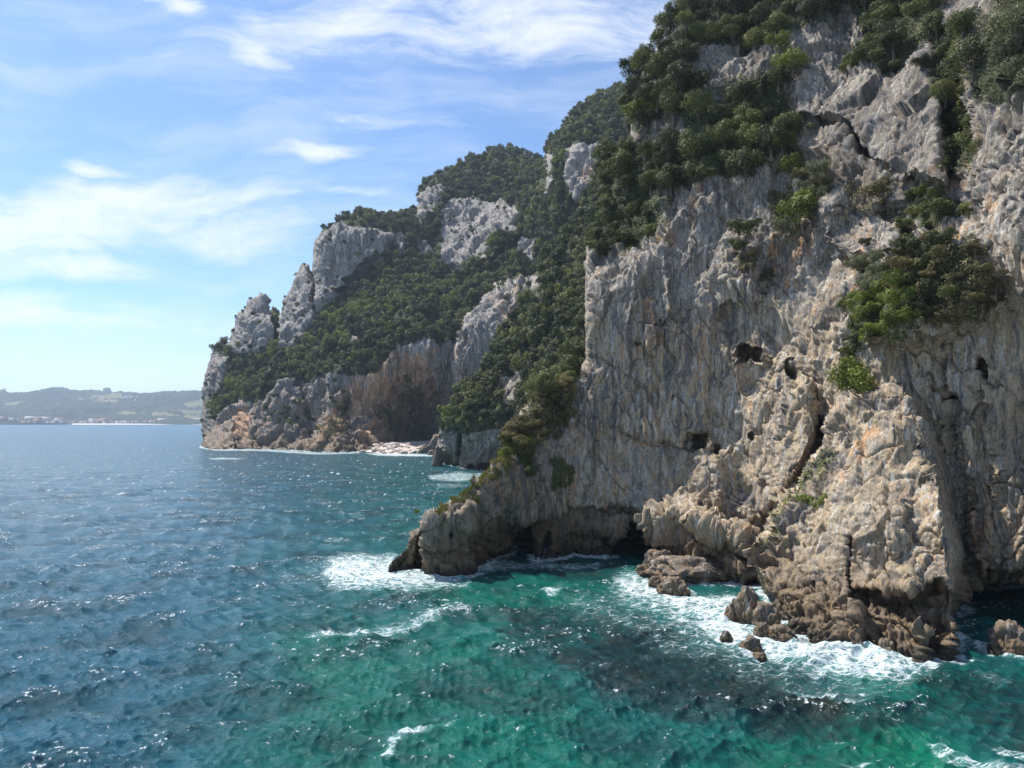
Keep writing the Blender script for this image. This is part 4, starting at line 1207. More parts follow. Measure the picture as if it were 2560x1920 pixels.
ROCKFOOT = [(1687, 1490, 86, 44), (1640, 1466, 36, 24), (1730, 1458, 240, 60), (1832, 1552, 44, 48), (1880, 1560, 90, 96), (1925, 1570, 80, 60), (1912, 1592, 50, 32), (1966, 1604, 84, 36), (1818, 1604, 34, 24),
            (1882, 1638, 60, 44), (2132, 1612, 36, 24), (2184, 1634, 30, 20), (2230, 1640, 60, 40), (2560, 1640, 120, 80)]
sea, sea_me = build_sea()
m_, t_ = new_mat('sea_water')
pos = t_.n('ShaderNodeNewGeometry').outputs['Position']
dist = t_.n('ShaderNodeVectorMath', operation='LENGTH', ins={0: pos}).outputs['Value']
wn = t_.n('ShaderNodeTexNoise', ins={'Vector': pos, 'Scale': 0.35, 'Detail': 4.0})
pw = t_.n('ShaderNodeVectorMath', operation='MULTIPLY_ADD', ins={0: wn.outputs['Color'], 1: (2.6, 2.6, 0), 2: pos}).outputs[0]
flat_ = t_.mapping(pos, scale=(1, 1, 0))
mott = t_.noise(flat_, 0.10, 6, 0.6)
fine_m = t_.noise(flat_, 0.9, 5, 0.6)
teal = t_.attr('teal')
deep = t_.attr('deep')
green = t_.attr('green')
c = t_.mix(teal, (0.013, 0.080, 0.130), (0.004, 0.088, 0.080))
c = t_.mix(green, c, (0.002, 0.130, 0.074))
c = t_.mix(t_.ramp(mott, 0.40, 0.66, 0.0, 0.7), c, (0.005, 0.030, 0.036))
strk = t_.noise(t_.mapping(pw, scale=(0.35, 1.2, 0), rot=(0, 0, R(-18))), 0.7, 7, 0.65)
dk = t_.math('MULTIPLY', t_.ramp(t_.math('ADD', deep, t_.math('MULTIPLY', t_.math('SUBTRACT', t_.math('ADD', fine_m, strk), 1.0), 1.2)), 0.05, 1.0), 0.92)
c = t_.mix(dk, c, t_.mix(t_.ramp(mott, 0.45, 0.7), (0.006, 0.018, 0.022), (0.022, 0.028, 0.018)))
# foam texture: lacy threads where thin, solid where thick
foam = t_.attr('foam')
fmap = t_.mapping(pw, scale=(0.8, 2.0, 0), rot=(0, 0, R(-14)))
n_a = t_.noise(fmap, 0.9, 9, 0.68)
vr = t_.n('ShaderNodeTexVoronoi', feature='DISTANCE_TO_EDGE', ins={'Vector': fmap, 'Scale': 0.75}).outputs[0]
vr2 = t_.n('ShaderNodeTexVoronoi', feature='DISTANCE_TO_EDGE', ins={'Vector': pw, 'Scale': 2.1}).outputs[0]
lace = t_.math('MAXIMUM', t_.ramp(vr, 0.0, 0.22, 1.0, 0.0), t_.math('MULTIPLY', t_.ramp(vr2, 0.0, 0.2, 1.0, 0.0), 0.8))
tex_ = t_.math('ADD', t_.math('MULTIPLY', n_a, 0.75), t_.math('MULTIPLY', lace, 0.26))
thr = t_.math('SUBTRACT', 1.02, t_.math('MULTIPLY', foam, 0.62))
fo = t_.math('MULTIPLY', t_.ramp(t_.math('SUBTRACT', tex_, thr), -0.07, 0.15), 0.93)
# whitecaps out at sea, with sun glints painted in as white flecks
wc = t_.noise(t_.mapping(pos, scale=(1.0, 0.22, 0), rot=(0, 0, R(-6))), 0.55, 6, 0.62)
wcap_glint = t_.math('MULTIPLY', t_.ramp(wc, 0.61, 0.68), t_.ramp(dist, 60, 350, 0.0, 0.85))
fl = t_.noise(t_.mapping(pos, scale=(0.5, 1.0, 0), rot=(0, 0, R(-28))), 1.5, 5, 0.65)
fl2 = t_.noise(t_.mapping(pos, scale=(0.7, 0.5, 0), rot=(0, 0, R(-20))), 3.6, 3, 0.6)
clus = t_.ramp(t_.noise(flat_, 0.10, 3, 0.6), 0.42, 0.62)
glint_flecks = t_.math('MULTIPLY', t_.math('MULTIPLY', t_.ramp(t_.math('ADD', t_.math('MULTIPLY', fl, 0.5), t_.math('MULTIPLY', fl2, 0.5)), t_.ramp(clus, 0, 1, 0.600, 0.545), t_.ramp(clus, 0, 1, 0.645, 0.59)), t_.ramp(t_.attr('crest'), 0.0, 0.5)), 0.85)  # crest flecks coloured white in place of sun glitter
fo = t_.math('MAXIMUM', fo, t_.math('MAXIMUM', wcap_glint, glint_flecks))
# aerated water under the foam is paler
c = t_.mix(t_.math('MULTIPLY', t_.ramp(foam, 0.45, 1.0), 0.55), c, (0.16, 0.34, 0.33))
b1 = t_.noise(t_.mapping(pw, scale=(0.7, 1.2, 0), rot=(0, 0, R(-25))), 1.3, 7, 0.62)
b2 = t_.noise(flat_, 0.32, 5, 0.6)
b3 = t_.noise(t_.mapping(pos, scale=(0.6, 1, 0), rot=(0, 0, R(15))), 0.06, 5, 0.6)
hgt = t_.math('ADD', t_.math('ADD', t_.math('MULTIPLY', b1, 0.34), t_.math('MULTIPLY', t_.noise(pos, 4.5, 4, 0.6), 0.06)), t_.math('ADD', t_.math('MULTIPLY', b2, t_.ramp(dist, 80, 500, 0.6, 1.6)), t_.math('ADD', t_.math('MULTIPLY', b3, t_.ramp(dist, 300, 1500, 0.0, 3.5)), t_.math('MULTIPLY', t_.noise(t_.mapping(pos, scale=(1, 0.25, 0)), 0.6, 4, 0.6), t_.ramp(dist, 120, 400, 0.0, 1.2)))))
bump = t_.n('ShaderNodeBump', ins={'Strength': 0.9, 'Distance': 1.0, 'Height': hgt})
pr = t_.n('ShaderNodeBsdfPrincipled', ins={'Base Color': c, 'Roughness': t_.ramp(dist, 60, 500, 0.09, 0.24), 'IOR': 1.33, 'Normal': bump})
fb = t_.n('ShaderNodeBump', ins={'Strength': 0.7, 'Distance': 0.4, 'Height': tex_})
pf = t_.n('ShaderNodeBsdfPrincipled', ins={'Base Color': t_.mix(t_.ramp(t_.noise(fmap, 1.7, 8, 0.7), 0.35, 0.6), (0.36, 0.47, 0.48), (0.72, 0.74, 0.74)), 'Roughness': 0.7, 'Normal': fb})
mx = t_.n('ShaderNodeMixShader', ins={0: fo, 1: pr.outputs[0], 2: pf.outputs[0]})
t_.n('ShaderNodeOutputMaterial', ins={0: mx.outputs[0]})
sea_me.materials.append(m_)


tick('vegetation')
# ------------------------------------------------------------------ vegetation
def crown_mesh(name, mat, seed, lobes=9, leaves=2600, leaf=0.30, rx=1.0, rz=0.75, core=True):
    """a crown of unit radius: lobes of small leaf faces with gaps between them"""
    r = np.random.default_rng(seed)
    C, RR = [], []
    for k in range(lobes):
        a = k * 2.4 + r.uniform(-0.5, 0.5)
        u = (k + 0.5) / lobes
        rad = math.sqrt(u) * 0.74 * r.uniform(0.8, 1.15) * (1 + 0.28 * math.sin(2 * a + seed) + 0.16 * math.sin(3 * a + 2.1 * seed))
        up = math.sqrt(max(0.0, 1 - (rad / 0.95) ** 2))
        C.append((math.cos(a) * rad * rx, math.sin(a) * rad, (up * 0.60 - 0.22 + r.uniform(-0.24, 0.24)) * rz))
        RR.append(r.uniform(0.15, 0.38))
    C.append((0, 0, -0.05 * rz))
    RR.append(0.52)
    C, RR = np.array(C), np.array(RR)
    wgt = RR ** 2 / (RR ** 2).sum()
    k = r.choice(len(C), leaves, p=wgt)
    d = r.normal(size=(leaves, 3))
    d[:, 2] = d[:, 2] * 0.9 + 0.25
    d /= np.linalg.norm(d, axis=1)[:, None]
    bum = 1 + 0.22 * gnoise(d * 3.3 + k[:, None] * 7.1)
    rr = RR[k] * r.uniform(0.70, 1.12, leaves) * bum * np.where(r.random(leaves) < 0.12, r.uniform(1.0, 1.35, leaves), 1)
    p = C[k] + d * rr[:, None] * np.array([1, 1, rz])
    nrm = d + r.normal(size=(leaves, 3)) * 0.38
    nrm /= np.linalg.norm(nrm, axis=1)[:, None]
    t1 = np.cross(nrm, r.normal(size=(leaves, 3)))
    t1 /= np.linalg.norm(t1, axis=1)[:, None]
    t2 = np.cross(nrm, t1)
    s = (leaf * r.uniform(0.5, 1.25, leaves))[:, None] * 0.5
    V = np.stack([p - t1 * s, p - t2 * s * 0.6, p + t1 * s, p + t2 * s * 0.6], 1).reshape(-1, 3)
    Q = np.arange(leaves * 4).reshape(-1, 4)
    tone = np.repeat(np.clip((rr / RR[k] - 0.7) * 1.2 + r.uniform(0, 0.35, len(C))[k] + r.normal(size=leaves) * 0.2, 0, 1), 4)  # inner leaves toned darker: shade inside the crown put into the colour
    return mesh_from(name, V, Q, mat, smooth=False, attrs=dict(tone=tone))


def trunk_mesh(name, seed, limbs=5):
    r = np.random.default_rng(seed)
    V, Q = [], []

    def tube(pts, rad):
        n = 6
        base = len(V)
        for i, (p, ra) in enumerate(zip(pts, rad)):
            p = np.array(p)
            for j in range(n):
                a = j * 2 * math.pi / n
                V.append(p + np.array([math.cos(a) * ra, math.sin(a) * ra, 0]))
        for i in range(len(pts) - 1):
            for j in range(n):
                a = base + i * n + j
                b = base + i * n + (j + 1) % n
                Q.append((a, b, b + n, a + n))
    top = np.array([r.uniform(-.2, .2), r.uniform(-.2, .2), -0.05])
    tube([(0, 0, -1.0), (0.05, 0.02, -0.6), tuple(top * 0.6 + np.array([0, 0, -0.15])), tuple(top + np.array([0, 0, 0.1]))], [0.085, 0.065, 0.05, 0.03])
    for k in range(limbs):
        a = k * 2 * math.pi / limbs + r.uniform(-.4, .4)
        l = r.uniform(0.5, 0.8)
        s0 = np.array([0.03, 0.02, r.uniform(-0.6, -0.2)])
        e = s0 + np.array([math.cos(a) * l, math.sin(a) * l, r.uniform(0.35, 0.7)])
        m1 = s0 * 0.6 + e * 0.4 + np.array([0, 0, 0.06])
        tube([tuple(s0), tuple(m1), tuple(e)], [0.045, 0.03, 0.012])
    return mesh_from(name, np.array(V), np.array(Q), M_BARK)


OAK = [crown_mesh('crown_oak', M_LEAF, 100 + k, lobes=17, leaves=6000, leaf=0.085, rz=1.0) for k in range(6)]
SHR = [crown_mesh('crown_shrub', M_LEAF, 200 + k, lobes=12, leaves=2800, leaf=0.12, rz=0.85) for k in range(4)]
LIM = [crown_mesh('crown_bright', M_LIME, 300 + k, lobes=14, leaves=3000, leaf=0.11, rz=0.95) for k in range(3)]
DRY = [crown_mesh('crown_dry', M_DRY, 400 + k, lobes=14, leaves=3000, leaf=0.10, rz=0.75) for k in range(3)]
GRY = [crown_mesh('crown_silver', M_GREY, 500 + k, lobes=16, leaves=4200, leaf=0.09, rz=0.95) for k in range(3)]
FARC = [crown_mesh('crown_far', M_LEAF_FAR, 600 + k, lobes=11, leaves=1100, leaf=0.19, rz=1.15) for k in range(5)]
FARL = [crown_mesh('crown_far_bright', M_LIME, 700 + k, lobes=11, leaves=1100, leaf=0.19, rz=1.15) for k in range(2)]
TRK = [trunk_mesh('trunk', 800 + k) for k in range(4)]


def plant(name, pos, size, crowns, label, cat, group=None, trunk=True, rz=None, squash=1.0):
    """one tree or shrub: an Empty at its foot, crown and trunk below it"""
    root = bpy.data.objects.new(name, None)
    root.empty_display_size = 0.5
    COL.objects.link(root)
    foot = Vector(pos) - Vector((0, 0, size * 0.55))
    root.location = foot
    root.rotation_euler = (0, 0, rz if rz is not None else random.uniform(0, 6.28))
    tag(root, label, cat, group)
    cr = link('crown', random.choice(crowns), root)
    cr.location = (0, 0, size * 0.55)
    cr.scale = (size, size * random.uniform(0.8, 1.15), size * squash * random.uniform(0.75, 1.2))
    cr.rotation_euler = (random.uniform(-0.25, 0.25), random.uniform(-0.25, 0.25), 0)
    if trunk:
        tk = link('trunk', random.choice(TRK), root)
        tk.location = (0, 0, size * 0.55)
        tk.scale = (size, size, size)
    return root


NB = [(a, b, c) for a in (-1, 0, 1) for b in (-1, 0, 1) for c in (-1, 0, 1)]


def darts(L, polys, n, mind, excl=(), zmin=3, seed=1, yjit=0):
    """random spots on a layer inside picture regions, kept mind metres apart"""
    r = np.random.default_rng(seed)
    out = []
    cells = {}
    for poly, frac in polys:
        A = np.array(poly)
        m = int(n * frac)
        X = r.uniform(A[:, 0].min(), A[:, 0].max(), m)
        Y = r.uniform(A[:, 1].min(), A[:, 1].max(), m)
        ok = sdf(poly, X, Y) > 0
        q = np.stack([X / 30, Y / 30, 0 * X], -1)
        for e in excl:
            ok &= sdf(e, X + fbm(q, oct=3) * 8, Y + fbm(q, oct=3, off=5.) * 8) < -4
        for a, b in zip(X[ok], Y[ok]):
            p, nn, ins = surf(L, a, b)
            if not ins or p[2] < zmin:
                continue
            x, y, z = float(p[0]), float(p[1]), float(p[2])
            k = (int(x // mind), int(y // mind), int(z // mind))
            m2 = mind * mind
            if any((o[0] - x) ** 2 + (o[1] - y) ** 2 + (o[2] - z) ** 2 < m2 for e_ in NB for o in cells.get((k[0] + e_[0], k[1] + e_[1], k[2] + e_[2]), ())):
                continue
            cells.setdefault(k, []).append((x, y, z))
            out.append((a, b, p, nn))
    return out


# --- far headland: rock left bare, the rest wooded
far_poly = [(512, 1090), (513, 949), (538, 861), (575, 855), (600, 870), (680, 800), (705, 800), (750, 740), (782, 606), (804, 580), (851, 548), (894, 529), (936, 531), (989, 542), (1032, 526),
            (1047, 489), (1058, 463), (1084, 445), (1135, 411), (1198, 384), (1236, 373), (1270, 369), (1304, 373), (1333, 388), (1359, 392), (1369, 363), (1380, 340), (1405, 335), (1411, 310), (1426, 289),
            (1447, 268), (1473, 251), (1506, 230), (1549, 211), (1591, 200), (1640, 200), (1640, 900), (1200, 1140), (512, 1140)]
ft = darts(FAR, [(far_poly, 1.0)], 26000, 5.0, excl=far_rock, seed=3)
# bushes clinging to the sea cliff of the headland
cling = []
for poly in ([(835, 960), (850, 950), (855, 1000), (870, 1030), (850, 1040), (835, 1000)], [(1010, 930), (1060, 960), (1060, 1020), (1020, 1060), (1000, 1000)], [(640, 1000), (700, 990), (800, 1050), (820, 1100), (760, 1090), (660, 1060)],
             [(1000, 1060), (1060, 1060), (1060, 1100), (1010, 1105)], [(960, 1030), (985, 1030), (985, 1080), (960, 1080)], [(540, 1000), (580, 1010), (560, 1060), (540, 1060)]):
    cling += darts(FAR, [(poly, 1.0)], 160, 4.6, seed=len(cling) + 2)
# tufts on the rock bands
cling += darts(FAR, [(p, 1.0) for p in far_rock[:9]], 50, 9, seed=9)
mt = darts(MID, [(mid_outline, 1.0)], 9000, 4.3, excl=mid_rock, seed=4, zmin=6)
print('far trees', len(ft), 'cling', len(cling), 'mid', len(mt))
allf = [(a, b, p, nn, 'far') for a, b, p, nn in ft] + [(a, b, p, nn, 'mid') for a, b, p, nn in mt if not NEAR.ins[min(max(int((b - NEAR.y0) / NEAR.step), 0), NEAR.ins.shape[0] - 1), min(max(int((a - NEAR.x0) / NEAR.step), 0), NEAR.ins.shape[1] - 1)] or a < 1300 or True]


def hidden_near(a, b):
    """true where the near cliff stands in front of this spot"""
    i, j = int((b - NEAR.y0) / NEAR.step), int((a - NEAR.x0) / NEAR.step)
    return 0 <= i < NEAR.ins.shape[0] and 0 <= j < NEAR.ins.shape[1] and NEAR.sd[i, j] > 30


allf = [s for s in allf if not hidden_near(s[0], s[1])]
lime_spots = [ell(1005, 625, 14, 14), ell(1070, 720, 24, 12), ell(1180, 870, 0.1, 0.1), ell(905, 770, 40, 20), ell(980, 780, 40, 16), ell(840, 830, 30, 40), ell(860, 870, 30, 16), ell(600, 880, 30, 16), ell(700, 900, 40, 16), ell(1240, 610, 14, 14), ell(1180, 640, 16, 12),
              ell(1060, 740, 22, 12), ell(1300, 430, 30, 14), ell(600, 985, 26, 22), ell(560, 1020, 20, 20), ell(1290, 640, 14, 14), ell(760, 850, 30, 20)]
_A = np.array([q[0] for q in allf])
_B = np.array([q[1] for q in allf])
_m = np.zeros(len(_A), bool)
for e in lime_spots:
    _m |= sdf(e, _A, _B) > -4
lime_set = set((q[0], q[1]) for q, k in zip(allf, _m) if k)
inst = []
indiv = []
for a, b, p, nn, w_ in allf:
    size = (random.choice((3.6, 4.4, 5.2, 6.6)) * random.uniform(0.9, 1.1) if w_ == 'far' else random.choice((2.6, 3.4, 4.4, 5.2)) * random.uniform(0.9, 1.1))
    lime = (a, b) in lime_set and random.random() < 0.7
    lime = lime or random.random() < 0.03
    indiv.append((size / p[1], a, b, p, size, w_, lime))
indiv.sort(key=lambda s: -s[0])
for k, (_, a, b, p, size, w_, lime) in enumerate(indiv):
    zc = p[2] + size * 0.28
    if k < 120:
        o = link('evergreen_tree', random.choice(FARL if lime else FARC))
        o.location = (p[0], p[1] - 0.5, zc)
        o.scale = (size, size, size * random.uniform(0.85, 1.15))
        o.rotation_euler = (0, 0, random.uniform(0, 6.28))
        if w_ == 'mid':
            tag(o, 'evergreen tree packed in the wood that climbs the middle promontory behind the big cliff', 'tree', 'trees of the wooded middle promontory')
        else:
            tag(o, 'evergreen tree in the closed wood covering the far headland slopes', 'tree', 'trees of the wooded far headland')
    else:
        inst.append((p[0], p[1] - 0.5, zc, size, lime))
print('stuff trees', len(inst))
for k, (a, b, p, nn) in enumerate(cling):
    size = random.uniform(1.8, 3.6)
    inst.append((p[0], p[1] - 0.5, p[2] + 0.5, size, random.random() < 0.15))


def woodland(name, pts, protos):
    """points carrying instances of a few crown meshes (stuff)"""
    V = np.array([q[:3] for q in pts])
    me = mesh_from(name, V, np.zeros((0, 4), np.int32), None, smooth=False, attrs=dict(size=np.array([q[3] for q in pts])))
    o = link(name, me)
    ng = bpy.data.node_groups.new(name, 'GeometryNodeTree')
    ng.interface.new_socket('Geometry', in_out='INPUT', socket_type='NodeSocketGeometry')
    ng.interface.new_socket('Geometry', in_out='OUTPUT', socket_type='NodeSocketGeometry')
    N, Lk = ng.nodes, ng.links
    gi, go = N.new('NodeGroupInput'), N.new('NodeGroupOutput')
    j = N.new('GeometryNodeJoinGeometry')
    for pm in protos:
        po = bpy.data.objects.new('proto', pm)
        oi = N.new('GeometryNodeObjectInfo')
        oi.inputs['Object'].default_value = po
        oi.inputs['As Instance'].default_value = True
        Lk.new(oi.outputs['Geometry'], j.inputs[0])
    iop = N.new('GeometryNodeInstanceOnPoints')
    iop.inputs['Pick Instance'].default_value = True
    Lk.new(gi.outputs[0], iop.inputs['Points'])
    Lk.new(j.outputs[0], iop.inputs['Instance'])
    rv = N.new('FunctionNodeRandomValue')
    rv.data_type = 'FLOAT_VECTOR'
    rv.inputs[0].default_value = (-0.1, -0.1, 0)
    rv.inputs[1].default_value = (0.1, 0.1, 6.28)
    Lk.new(rv.outputs[0], iop.inputs['Rotation'])
    ri = N.new('FunctionNodeRandomValue')
    ri.data_type = 'INT'
    ri.inputs['Min'].default_value = 0 if 'Min' in ri.inputs else 0
    for s_ in ri.inputs:
        if s_.name == 'Max' and s_.type == 'INT':
            s_.default_value = len(protos) - 1
        if s_.name == 'Min' and s_.type == 'INT':
            s_.default_value = 0
    out_i = [s_ for s_ in ri.outputs if s_.type == 'INT'][0]
    Lk.new(out_i, iop.inputs['Instance Index'])
    na = N.new('GeometryNodeInputNamedAttribute')
    na.data_type = 'FLOAT'
    na.inputs['Name'].default_value = 'size'
    Lk.new(na.outputs['Attribute'], iop.inputs['Scale'])
    Lk.new(iop.outputs[0], go.inputs[0])
    md = o.modifiers.new('wood', 'NODES')
    md.node_group = ng
    return o


wd = woodland('woodland', [q for q in inst if not q[4]], FARC)
tag(wd, 'dense dark evergreen wood covering the slopes of the far headland', 'woodland', kind='stuff')
wd2 = woodland('bright_woodland', [q for q in inst if q[4]], FARL)
tag(wd2, 'lighter green trees scattered through the wood of the headland', 'woodland', kind='stuff')

tick('near cliff: groups of trees')
# --- near cliff: groups of trees, each region (polygon, spacing m, size range m, crowns, label, group)
KINDS = dict(OAK=OAK, SHR=SHR, LIM=LIM, DRY=DRY, GRY=GRY)
for (nm, poly, sp_, (s0, s1), crowns, lab, grp, sq) in near_veg:
    crowns = sum((KINDS[k.strip()] for k in crowns.split('+')), [])
    pts = darts(NEAR, [(poly, 1.0)], 900, sp_ * (1.3 if 'tree' in nm else 1.0), seed=abs(hash(grp)) % 1 + len(grp) * 7)
    pts.sort(key=lambda q: q[0])
    ORD = ['leftmost', 'second from the left', 'third from the left', 'fourth from the left', 'fifth from the left', 'sixth from the left', 'seventh from the left']
    npt = len(pts)
    for k_, (a, b, p, nn) in enumerate(pts):
        tg, gg = lab, grp
        if npt > 14:
            rws = max(2, math.ceil(npt / 7))
            order = sorted(range(npt), key=lambda i_: pts[i_][1])
            rr_ = order.index(k_) * rws // npt
            row = sorted([i_ for n_, i_ in enumerate(order) if n_ * rws // npt == rr_], key=lambda i_: pts[i_][0])
            c_ = row.index(k_)
            word = ORD[c_] if c_ < (len(row) + 1) // 2 else ORD[len(row) - 1 - c_].replace('left', 'right')
            rowname = 'topmost' if rr_ == 0 else ('lowest' if rr_ == rws - 1 else ('second', 'third', 'fourth', 'fifth', 'sixth', 'seventh')[rr_ - 1])
            short = ' '.join(lab.split()[:9])
            tg = lab.split(',')[0] + ', ' + word + ' of the ' + rowname + ' row'
            if len(tg.split()) > 16:
                wl = lab.split(',')[0].split()
                tail = (word + ' of the ' + rowname + ' row').split()
                tg = ' '.join(wl[:16 - len(tail)]) + ', ' + ' '.join(tail)
        if npt <= 14:
            w_o = ORD[k_] if k_ < (npt + 1) // 2 else ORD[npt - 1 - k_].replace('left', 'right')
            wl = lab.split(',')[0].split()
            tg = ' '.join(wl[:16 - len(w_o.split())]) + (', ' + w_o if npt > 1 else '')
        s = (s0 + (s1 - s0) * random.random() ** 1.3 * 1.15) * (1.05 if 'tree' in nm else 1.0) * (0.62 if random.random() < 0.18 else 1.0)
        pos_ = Vector(p) + Vector((nn[0] * 0.35 * s, nn[1] * 0.35 * s, 0.25 * s))
        plant(nm, pos_, s, crowns, tg, 'tree' if 'tree' in nm else 'shrub', gg, trunk=('tree' in nm), squash=sq)

# --- single plants that can be picked out (px, py, radius in px)
single = [
    ('round_bush', 2132, 966, 58, LIM, 'round yellow green bush growing alone on the middle of the right buttress', 'bush'),
    ('bright_tree', 1608, 300, 36, LIM, 'bright yellow green tree at the left shoulder below the skyline', 'tree'),
    ('bright_tree', 1960, 370, 26, LIM, 'bright green tree at the lower right end of the upper thicket', 'tree'),
    ('bright_tree', 1975, 420, 34, LIM, 'bright green bush directly below the upper thicket, right end', 'tree'),
    ('bright_tree', 1985, 190, 34, LIM, 'yellow leaved tree hanging in the groove between the upper walls', 'tree'),
    ('bright_tree', 1955, 150, 30, LIM, 'light green tree at the head of the groove between the upper walls', 'tree'),
    ('shrub', 2010, 545, 50, LIM, 'light green bush on the small ledge in the middle of the big cliff', 'bush'),
    ('shrub', 1965, 590, 34, GRY, 'grey green bush at the lower left of the mid cliff ledge', 'bush'),
    ('shrub', 2020, 500, 26, LIM, 'small light green bush at the top of the mid cliff ledge', 'bush'),
    ('shrub', 1865, 590, 36, SHR, 'dark green bush alone left of the mid cliff ledge', 'bush'),
    ('shrub', 1845, 625, 26, SHR, 'small dark bush clinging under its larger neighbour left of the ledge', 'bush'),
    ('shrub', 2075, 455, 34, GRY, 'olive grey bush hanging on the rounded slab', 'bush'),
    ('shrub', 1890, 640, 20, DRY, 'small brown withered bush on the main wall', 'bush'),
    ('shrub', 2160, 610, 16, SHR, 'tiny green bush on the wall left of the dry knoll', 'bush'),
    ('dry_bush', 2190, 480, 40, DRY, 'reddish brown withered bush on the slope right of the rounded slab', 'bush'),
    ('shrub', 2270, 595, 18, SHR, 'tiny dark bush in the crack above the dry knoll', 'bush'),
    ('evergreen_tree', 1725, 235, 46, OAK, 'spreading umbrella shaped tree with bare limbs on the upper left wall', 'tree'),
    ('evergreen_tree', 1655, 260, 40, OAK, 'leaning tree on the shoulder beside the bright yellow green one', 'tree'),
    ('ivy_bush', 2556, 1541, 10, LIM, 'small bright green bush at the right edge above the cave boulder', 'bush'),
    ('shrub', 1060, 1290, 8, LIM, 'tiny green tuft on the low end of the spur', 'bush'),
    ('shrub', 1590, 870, 10, SHR, 'tiny dark tuft in a hollow of the main wall', 'bush'),
]
for nm, px, py, rp, crowns, lab, cat in single:
    p, nn, ins = surf(NEAR, px, py)
    s = rp / F * p[1] * 1.25
    plant(nm, Vector(p) + Vector((nn[0] * 0.5 * s, nn[1] * 0.8 * s - 0.5, 0.15 * s)), s, crowns, lab, cat, trunk=('tree' in nm or 'bush' == nm))


def leaf_cover(name, L, polys, n, size, mat, label, seed=1, up=0.4, thick=0.5, blade=False):
    """low cover that nobody could count: small leaf faces lying over the rock"""
    r = np.random.default_rng(seed)
    pos_l, nn_l = [], []
    tot = sum(f for _, f in polys)
    for poly, f in polys:
        A = np.array(poly)
        m = int(n * f / tot * 2.2)
        X = r.uniform(A[:, 0].min(), A[:, 0].max(), m)
        Y = r.uniform(A[:, 1].min(), A[:, 1].max(), m)
        q = np.stack([X / 22, Y / 22, 0 * X], -1)
        cl = fbm(q, oct=4)
        sd_ = sdf(poly, X, Y)
        ok = (sd_ + cl * 30 > 4) & (cl > -0.12)
        X, Y = X[ok], Y[ok]
        j = np.clip(((X - L.x0) / L.step).round().astype(int), 0, L.P.shape[1] - 1)
        i = np.clip(((Y - L.y0) / L.step).round().astype(int), 0, L.P.shape[0] - 1)
        k = L.ins[i, j]
        pos_l.append(L.P[i, j][k])
        nn_l.append(L.N[i, j][k])
    p = np.concatenate(pos_l)
    nn = np.concatenate(nn_l)
    m = len(p)
    p = p + nn * (r.uniform(-0.05, thick, m))[:, None] + r.normal(size=(m, 3)) * 0.12
    d = nn + np.array([0, 0, up]) + r.normal(size=(m, 3)) * 0.5
    d /= np.linalg.norm(d, axis=1)[:, None]
    t1 = np.cross(d, r.normal(size=(m, 3)))
    t1 /= np.linalg.norm(t1, axis=1)[:, None]
    t2 = np.cross(d, t1)
    if blade:
        t1 = np.array([0, 0, 1.0]) + r.normal(size=(m, 3)) * 0.4
        t1 /= np.linalg.norm(t1, axis=1)[:, None]
    s = (size * r.uniform(0.5, 1.4, m))[:, None]
    k2 = 0.25 if blade else 0.6
    V = np.stack([p - t1 * s, p - t2 * s * k2, p + t1 * s, p + t2 * s * k2], 1).reshape(-1, 3)
    me = mesh_from(name, V, np.arange(m * 4).reshape(-1, 4), mat, smooth=False, attrs=dict(tone=np.repeat(r.uniform(0, 1, m), 4)))
    o = link(name, me)
    tag(o, label, 'undergrowth', kind='stuff')
    return o


leaf_cover('dry_scrub', NEAR, [([(2200, 640), (2330, 560), (2450, 600), (2500, 740), (2440, 800), (2300, 820), (2200, 760)], 3), ([(1270, 1100), (1330, 990), (1440, 960), (1450, 1030), (1400, 1090), (1290, 1150)], 2),
           ([(2100, 450), (2230, 470), (2260, 540), (2150, 530)], 1), ([(1910, 470), (1980, 450), (1990, 560), (1930, 560)], 1), ([(1850, 640), (1930, 650), (1920, 700), (1850, 680)], .6)], 26000, 0.17, M_DRY,
           'low dry brown scrub clothing the knoll and ledges', 5)
leaf_cover('ivy_cover', NEAR, [([(1575, 270), (1640, 130), (1720, 60), (1760, 150), (1700, 400), (1680, 600), (1560, 640), (1466, 640), (1530, 400)], 4), ([(1700, 380), (1740, 220), (1980, 200), (2000, 400), (1880, 450), (1730, 450)], 3),
           ([(1700, -60), (1690, 60), (2100, 80), (2340, 120), (2360, -60)], 3), ([(2340, 60), (2430, 60), (2430, 460), (2350, 440)], 2), ([(1300, 1130), (1340, 1120), (1330, 1220), (1295, 1190)], .6), ([(1380, 1140), (1440, 1150), (1440, 1230), (1370, 1220)], .4),
           ([(1920, 1330), (1960, 1240), (2010, 1150), (2060, 1110), (2070, 1140), (2000, 1230), (1940, 1340)], .5), ([(2130, 700), (2300, 720), (2290, 830), (2140, 880)], 1)], 46000, 0.2, M_LEAF,
           'dark ivy and undergrowth between the trees of the big cliff', 6)
leaf_cover('turf', NEAR, [([(1093, 1273), (1146, 1245), (1187, 1222), (1195, 1250), (1150, 1268), (1100, 1290)], 2), ([(1189, 1200), (1228, 1172), (1260, 1150), (1290, 1170), (1240, 1200), (1200, 1225)], 2), ([(1266, 1120), (1300, 1060), (1330, 1100), (1290, 1170)], 1.2)],
           34000, 0.2, M_GRASS, 'sunlit yellowish grass along the ridge of the spur', 7, blade=True, thick=0.3)
leaf_cover('moss_patch', NEAR, [([(1895, 1350), (1960, 1260), (2010, 1170), (2080, 1110), (2090, 1150), (2010, 1240), (1950, 1340), (1910, 1370)], 2), ([(2000, 1240), (2070, 1230), (2060, 1270), (2000, 1270)], 1)],
           5000, 0.13, M_LIME, 'small bright green plants in cracks of the right buttress', 8, thick=0.2)
